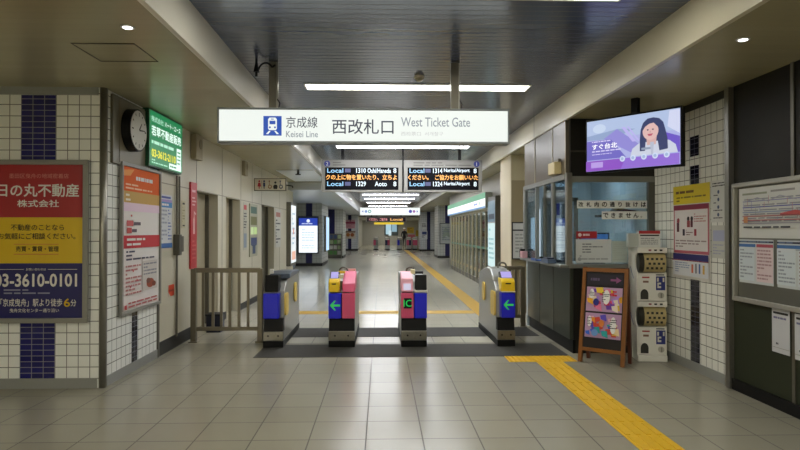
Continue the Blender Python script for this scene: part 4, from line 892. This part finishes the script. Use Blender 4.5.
MB().box(0, .84, -.12, -.005, -.04, 1.5, mat('#3a3d4a', .4)).build('case', t)
sheet_mb(.76, 1.42, [('r', 0, .78, 1, 1, em('#2a44b0', .9)), ('c', .5, .92, .05, em('#e8f0ff', 1.0)), ('l', .15, .81, .85, .87, 1, em('#d8e4ff', .9)), ('r', 0, 0, 1, .78, em('#e9f2f6', 1.25)), ('l', .15, .1, .85, .7, 8, em('#c3d2dc', 1.1))], .004).build('lit_face', t, loc=(.04, -.122, 0))
t = thing('lit_side_panel', 'narrow bluish white lit panel on the right flank of the nearest far column', 'lightbox', (-2.465, 26.0, .6))
MB().box(.005, .09, 0, 1.6, 0, 1.45, em('#b9dcf6', 1.1)).build('lit_face', t); MB().box(.005, .11, -.04, 0, -.04, 1.49, STEEL_D).box(.005, .11, 1.6, 1.64, -.04, 1.49, STEEL_D).build('frame', t)
t = thing('vending_machine', 'blue green lit vending machine at the far left behind the wall end', 'vending machine', (-3.75, 23.3, 0))
MB().box(-.33, .33, 0, .9, 0, 1.85, mat('#3d5a78', .4)).build('body', t, bevel=.02); MB().box(.33, .335, .08, .82, .8, 1.7, em('#9fd0e8', .9)).build('lit_window', t); MB().box(.33, .336, .08, .82, .3, .6, em('#4aa070', .5)).build('outlet', t)
t = thing('brochure_rack', 'brochure rack with green and purple leaflets before the second far column', 'rack', (-2.55, 32.1, 0))
MB().box(-.45, .45, .3, .34, 0, 1.3, STEEL_D).box(-.45, -.42, 0, .3, 0, 1.0, STEEL_D).box(.42, .45, 0, .3, 0, 1.0, STEEL_D).build('frame', t)
r = random.Random(2)
for k in range(4):
    z = .15 + k * .28; MB().box(-.42, .42, .05 + k * .05, .12 + k * .05, z, z + .05, STEEL_D).build('tray', t)
    for j in range(4): MB().box(-.4 + j * .21, -.23 + j * .21, .07 + k * .05, .1 + k * .05, z + .05, z + .25, mat(r.choice(['#5a8a4a', '#7a5aa0', '#b8b8b0', '#4a5a7a', '#98a880']), .5)).build('leaflet_stack', t)
sheet('far_poster', .72, .62, [('r', 0, .55, 1, .8, mat('#a03a58')), ('l', .1, .1, .9, .5, 3, mat('#b05a6a')), ('c', .5, .9, .08, mat('#6a2a40'))], (-2.65, 44.59, 1.62), 0, 'upper pink poster on the white column left of the far gates', 'poster', base=mat('#d8a8b0'))
sheet('far_poster', .76, .55, [('c', .3, .5, .25, mat('#c07a3a'), 1), ('c', .7, .5, .25, mat('#b06030'), 1), ('r', 0, .8, 1, 1, mat('#8a6a50'))], (-2.67, 44.59, .88), 0, 'lower orange brown poster on the white column left of the far gates', 'poster', base=mat('#d8c8b0'))
framed('map_panel', .64, 1.05, [('r', .1, .1, .9, .9, mat('#a9b0ac')), ('p', [(.2, .2), (.5, .4), (.8, .3), (.7, .7), (.4, .8), (.2, .6)], mat('#8d9a8a')), ('l', .15, .15, .85, .85, 7, mat('#7c848a'))], (3.14, 32.38, .78), 0, 'grey framed map panel on the far right column', 'map', .04, .05, mat('#4c4f52', .4), base=mat('#b4b8b4'))
sheet('far_notice', .4, .5, [('l', .1, .1, .9, .9, 4, INK)], (2.85, 43.49, 1.55), 0, 'upper notice on the white column right of the far gates', 'notice')
sheet('far_notice', .42, .6, [('r', .1, .55, .9, .9, mat('#3a4a7a')), ('l', .1, .1, .9, .5, 3, INK)], (2.86, 43.49, .85), 0, 'lower dark blue notice on the white column right of the far gates', 'notice')
tag(MB().cyl((3.87, 42.6, 0), (3.87, 42.6, 2.05), .09, YEL, 14).sphere((3.87, 42.6, 2.05), .09, YEL).build('yellow_pole', world=True), 'tall yellow pole between the two far right columns', 'pole')
FS = em('#eef4f2', 1.0)
t = thing('far_sign', 'white lit direction sign hanging across the far concourse', 'sign', (-1.27, 36, 2.38))
MB().box(0, 3.55, 0, .2, 0, .44, mat('#b4bab8', .4)).build('case', t)
bl = em('#2f5fc0', .9)
sheet_mb(3.55, .44, [('r', 0, 0, 1, 1, FS), ('p', [(.03, .5), (.055, .65), (.055, .35)], bl), ('c', .1, .5, .18, em('#7f9fd8', .9)), ('c', .16, .5, .22, em('#2fa0a0', .9)), ('c', .16, .5, .12, FS), ('c', .84, .5, .22, em('#3a3fae', .9)), ('c', .9, .5, .18, em('#a05fa8', .9)), ('p', [(.97, .5), (.945, .65), (.945, .35)], bl)], .004).build('lit_face', t)
for x in (.7, 2.85): MB().box(x - .04, x + .04, .06, .12, .44, ZU - 2.38 - .001, STEEL_D).build('hanger', t)
t = thing('departure_board', 'small dark departure board with orange text above the far gates', 'departure board', (-1.15, 45, 2.1), 0, 'departure boards')
MB().box(0, 3.0, 0, .2, 0, .38, DARK).build('housing', t)
sheet_mb(3.0, .38, [('r', .02, .08, .98, .92, em('#1a0d14', 1)), ('t', 'ください。ご協力を', .08, .5, .55, em('#f0a0a0', 1.0), 'l', .04, .45), ('t', 'Local', .6, .5, .5, em('#ffc070', 1.0), 'l', .04, .3)], .004).build('screen', t)
for x in (.4, 2.6): MB().box(x - .04, x + .04, .06, .12, .38, ZU - 2.1 - .001, DARK).build('hanger', t)
t = thing('yellow_sign', 'long yellow sign hanging just below the far departure board', 'sign', (-.55, 45.6, 1.92))
MB().box(0, 2.2, 0, .1, 0, .16, em('#e8c83a', .85)).build('panel', t)
for x in (.2, 2.0): MB().box(x - .02, x + .02, .03, .07, .16, ZU - 1.92 - .001, DARK).build('hanger', t)
for i, (x, c1, c2) in enumerate(((-.43, PINK, GREY), (.45, NAVY, PINK), (1.38, BLUE, GREY), (2.08, PINK, NAVY), (2.55, PINK, PINK))):
    t = thing('ticket_gate', ('leftmost far gate with a pink front, beyond the concourse', 'far gate with a navy and pink front, second from left', 'far gate with a blue front beside the person', 'far gate with a pink and navy front right of the person', 'rightmost far gate with an all pink front')[i], 'ticket gate', (x, 46.2, 0), 0, 'far ticket gates')
    MB().box(-.18, .18, .05, 1.5, .08, .9, GATE_STEEL).build('body', t); MB().box(-.19, .19, 0, 1.5, 0, .08, BLACK).build('kick_plate', t)
    MB().box(-.18, 0, 0, .05, .35, .75, c1).build('front_panel', t); MB().box(0, .18, 0, .05, .35, .75, c2).build('front_panel', t)
    MB().prism([(.0, .75), (.3, .9), (.3, .98), (.1, .95)], -.15, .15, WHITE).build('top_cover', t)
sheet('lit_window', 1.4, 1.3, [('r', .1, .1, .48, .95, em('#a9ccd8', .9)), ('r', .52, .3, .9, .95, em('#8fb4c4', .8)), ('r', .3, .0, .5, .4, em('#c9dfe4', .9))], (.3, 61.98, .95), 0, 'pale blue lit display in the hall beyond the far gates', 'lightbox', base=mat('#4a5558'), thick=.05)
for i, (x, z, c) in enumerate(((2.6, 1.2, '#c8a83a'), (3.5, .9, '#b89a30'), (2.7, .45, '#c05a78'))):
    sheet('hall_poster', .7, .6, [('l', .1, .1, .9, .9, 4, mat('#6a5a2a'))], (x, 61.98, z), 0, ('upper yellow', 'right yellow', 'low pink')[i] + ' poster on the back wall of the hall beyond the far gates', 'poster', base=mat(c), thick=.02)

# ------------------------------------------------------------------ the person by the far gates
def person(loc, rz):
    t = thing('person', 'person in dark clothes and a pale cap standing beyond the far gates', 'person', loc, rz)
    J = {'pel': (0, 0, .92), 'wai': (0, .01, 1.08), 'che': (0, .01, 1.28), 'nec': (0, .01, 1.44), 'hd0': (0, -.01, 1.50), 'hd1': (0, -.015, 1.60), 'hd2': (0, -.01, 1.67),
         'hl': (-.09, 0, .86), 'kl': (-.1, -.03, .48), 'al': (-.1, .03, .09), 'tl': (-.11, -.10, .035), 'hr': (.09, 0, .86), 'kr': (.1, -.01, .48), 'ar': (.1, .05, .09), 'tr': (.11, -.08, .035),
         'sl': (-.18, .01, 1.37), 'el': (-.24, .02, 1.11), 'wl': (-.23, -.07, .88), 'fl': (-.22, -.09, .79), 'sr': (.18, .01, 1.37), 'er': (.24, .02, 1.11), 'wr': (.23, -.07, .88), 'fr': (.22, -.09, .79)}
    R = {'pel': .13, 'wai': .115, 'che': .135, 'nec': .055, 'hd0': .07, 'hd1': .085, 'hd2': .06, 'hl': .085, 'kl': .058, 'al': .04, 'tl': .035, 'hr': .085, 'kr': .058, 'ar': .04, 'tr': .035, 'sl': .06, 'el': .043, 'wl': .03, 'fl': .028, 'sr': .06, 'er': .043, 'wr': .03, 'fr': .028}
    Ed = ['pel wai', 'wai che', 'che nec', 'nec hd0', 'hd0 hd1', 'hd1 hd2', 'pel hl', 'hl kl', 'kl al', 'al tl', 'pel hr', 'hr kr', 'kr ar', 'ar tr', 'che sl', 'sl el', 'el wl', 'wl fl', 'che sr', 'sr er', 'er wr', 'wr fr']
    ks = list(J); me = bpy.data.meshes.new('body'); me.from_pydata([J[k] for k in ks], [tuple(ks.index(a) for a in e.split()) for e in Ed], [])
    o = bpy.data.objects.new('body', me); COL.objects.link(o); o.parent = t
    sk = o.modifiers.new('skin', 'SKIN'); sk.use_smooth_shade = True
    for i, k in enumerate(ks): me.skin_vertices[0].data[i].radius = (R[k], R[k]); me.skin_vertices[0].data[i].use_root = (k == 'pel')
    sub = o.modifiers.new('sub', 'SUBSURF'); sub.levels = 1; sub.render_levels = 1
    dg = bpy.context.evaluated_depsgraph_get(); m2 = bpy.data.meshes.new_from_object(o.evaluated_get(dg)); o.modifiers.clear(); o.data = m2
    skin, cloth, shoe = mat('#b98a70', .6), mat('#15161f', .7), mat('#0c0c0c', .5)
    m2.materials.clear()
    for q_ in (cloth, skin, shoe): m2.materials.append(q_)
    for p in m2.polygons:
        c = p.center; p.use_smooth = True
        p.material_index = 1 if (c.z > 1.46 or (abs(c.x) > .17 and c.z < .86)) else (2 if c.z < .1 else 0)
    hm = MB(); hm.sphere((0, .0, 1.63), .1, mat('#e6e8ee', .5), 14, (1, 1.05, .75)); hm.box(-.07, .07, -.17, -.06, 1.63, 1.645, mat('#e6e8ee', .5)); hm.build('cap', t, smooth=True)
    fc = MB(); fc.sphere((-.03, -.095, 1.59), .009, BLACK, 8).sphere((.03, -.095, 1.59), .009, BLACK, 8).sphere((0, -.105, 1.565), .014, skin, 8).box(-.022, .022, -.102, -.09, 1.532, 1.54, mat('#8a4a48')); fc.build('face_features', t)
    ea = MB(); ea.sphere((-.088, -.01, 1.575), .025, skin, 8, (.4, .8, 1.2)).sphere((.088, -.01, 1.575), .025, skin, 8, (.4, .8, 1.2)); ea.build('ears', t)
    return t
person((1.9, 50.5, 0), .3)
for k_ in list(bpy.data.objects):
    for p in ('_o', '_r'):
        if p in k_: del k_[p]
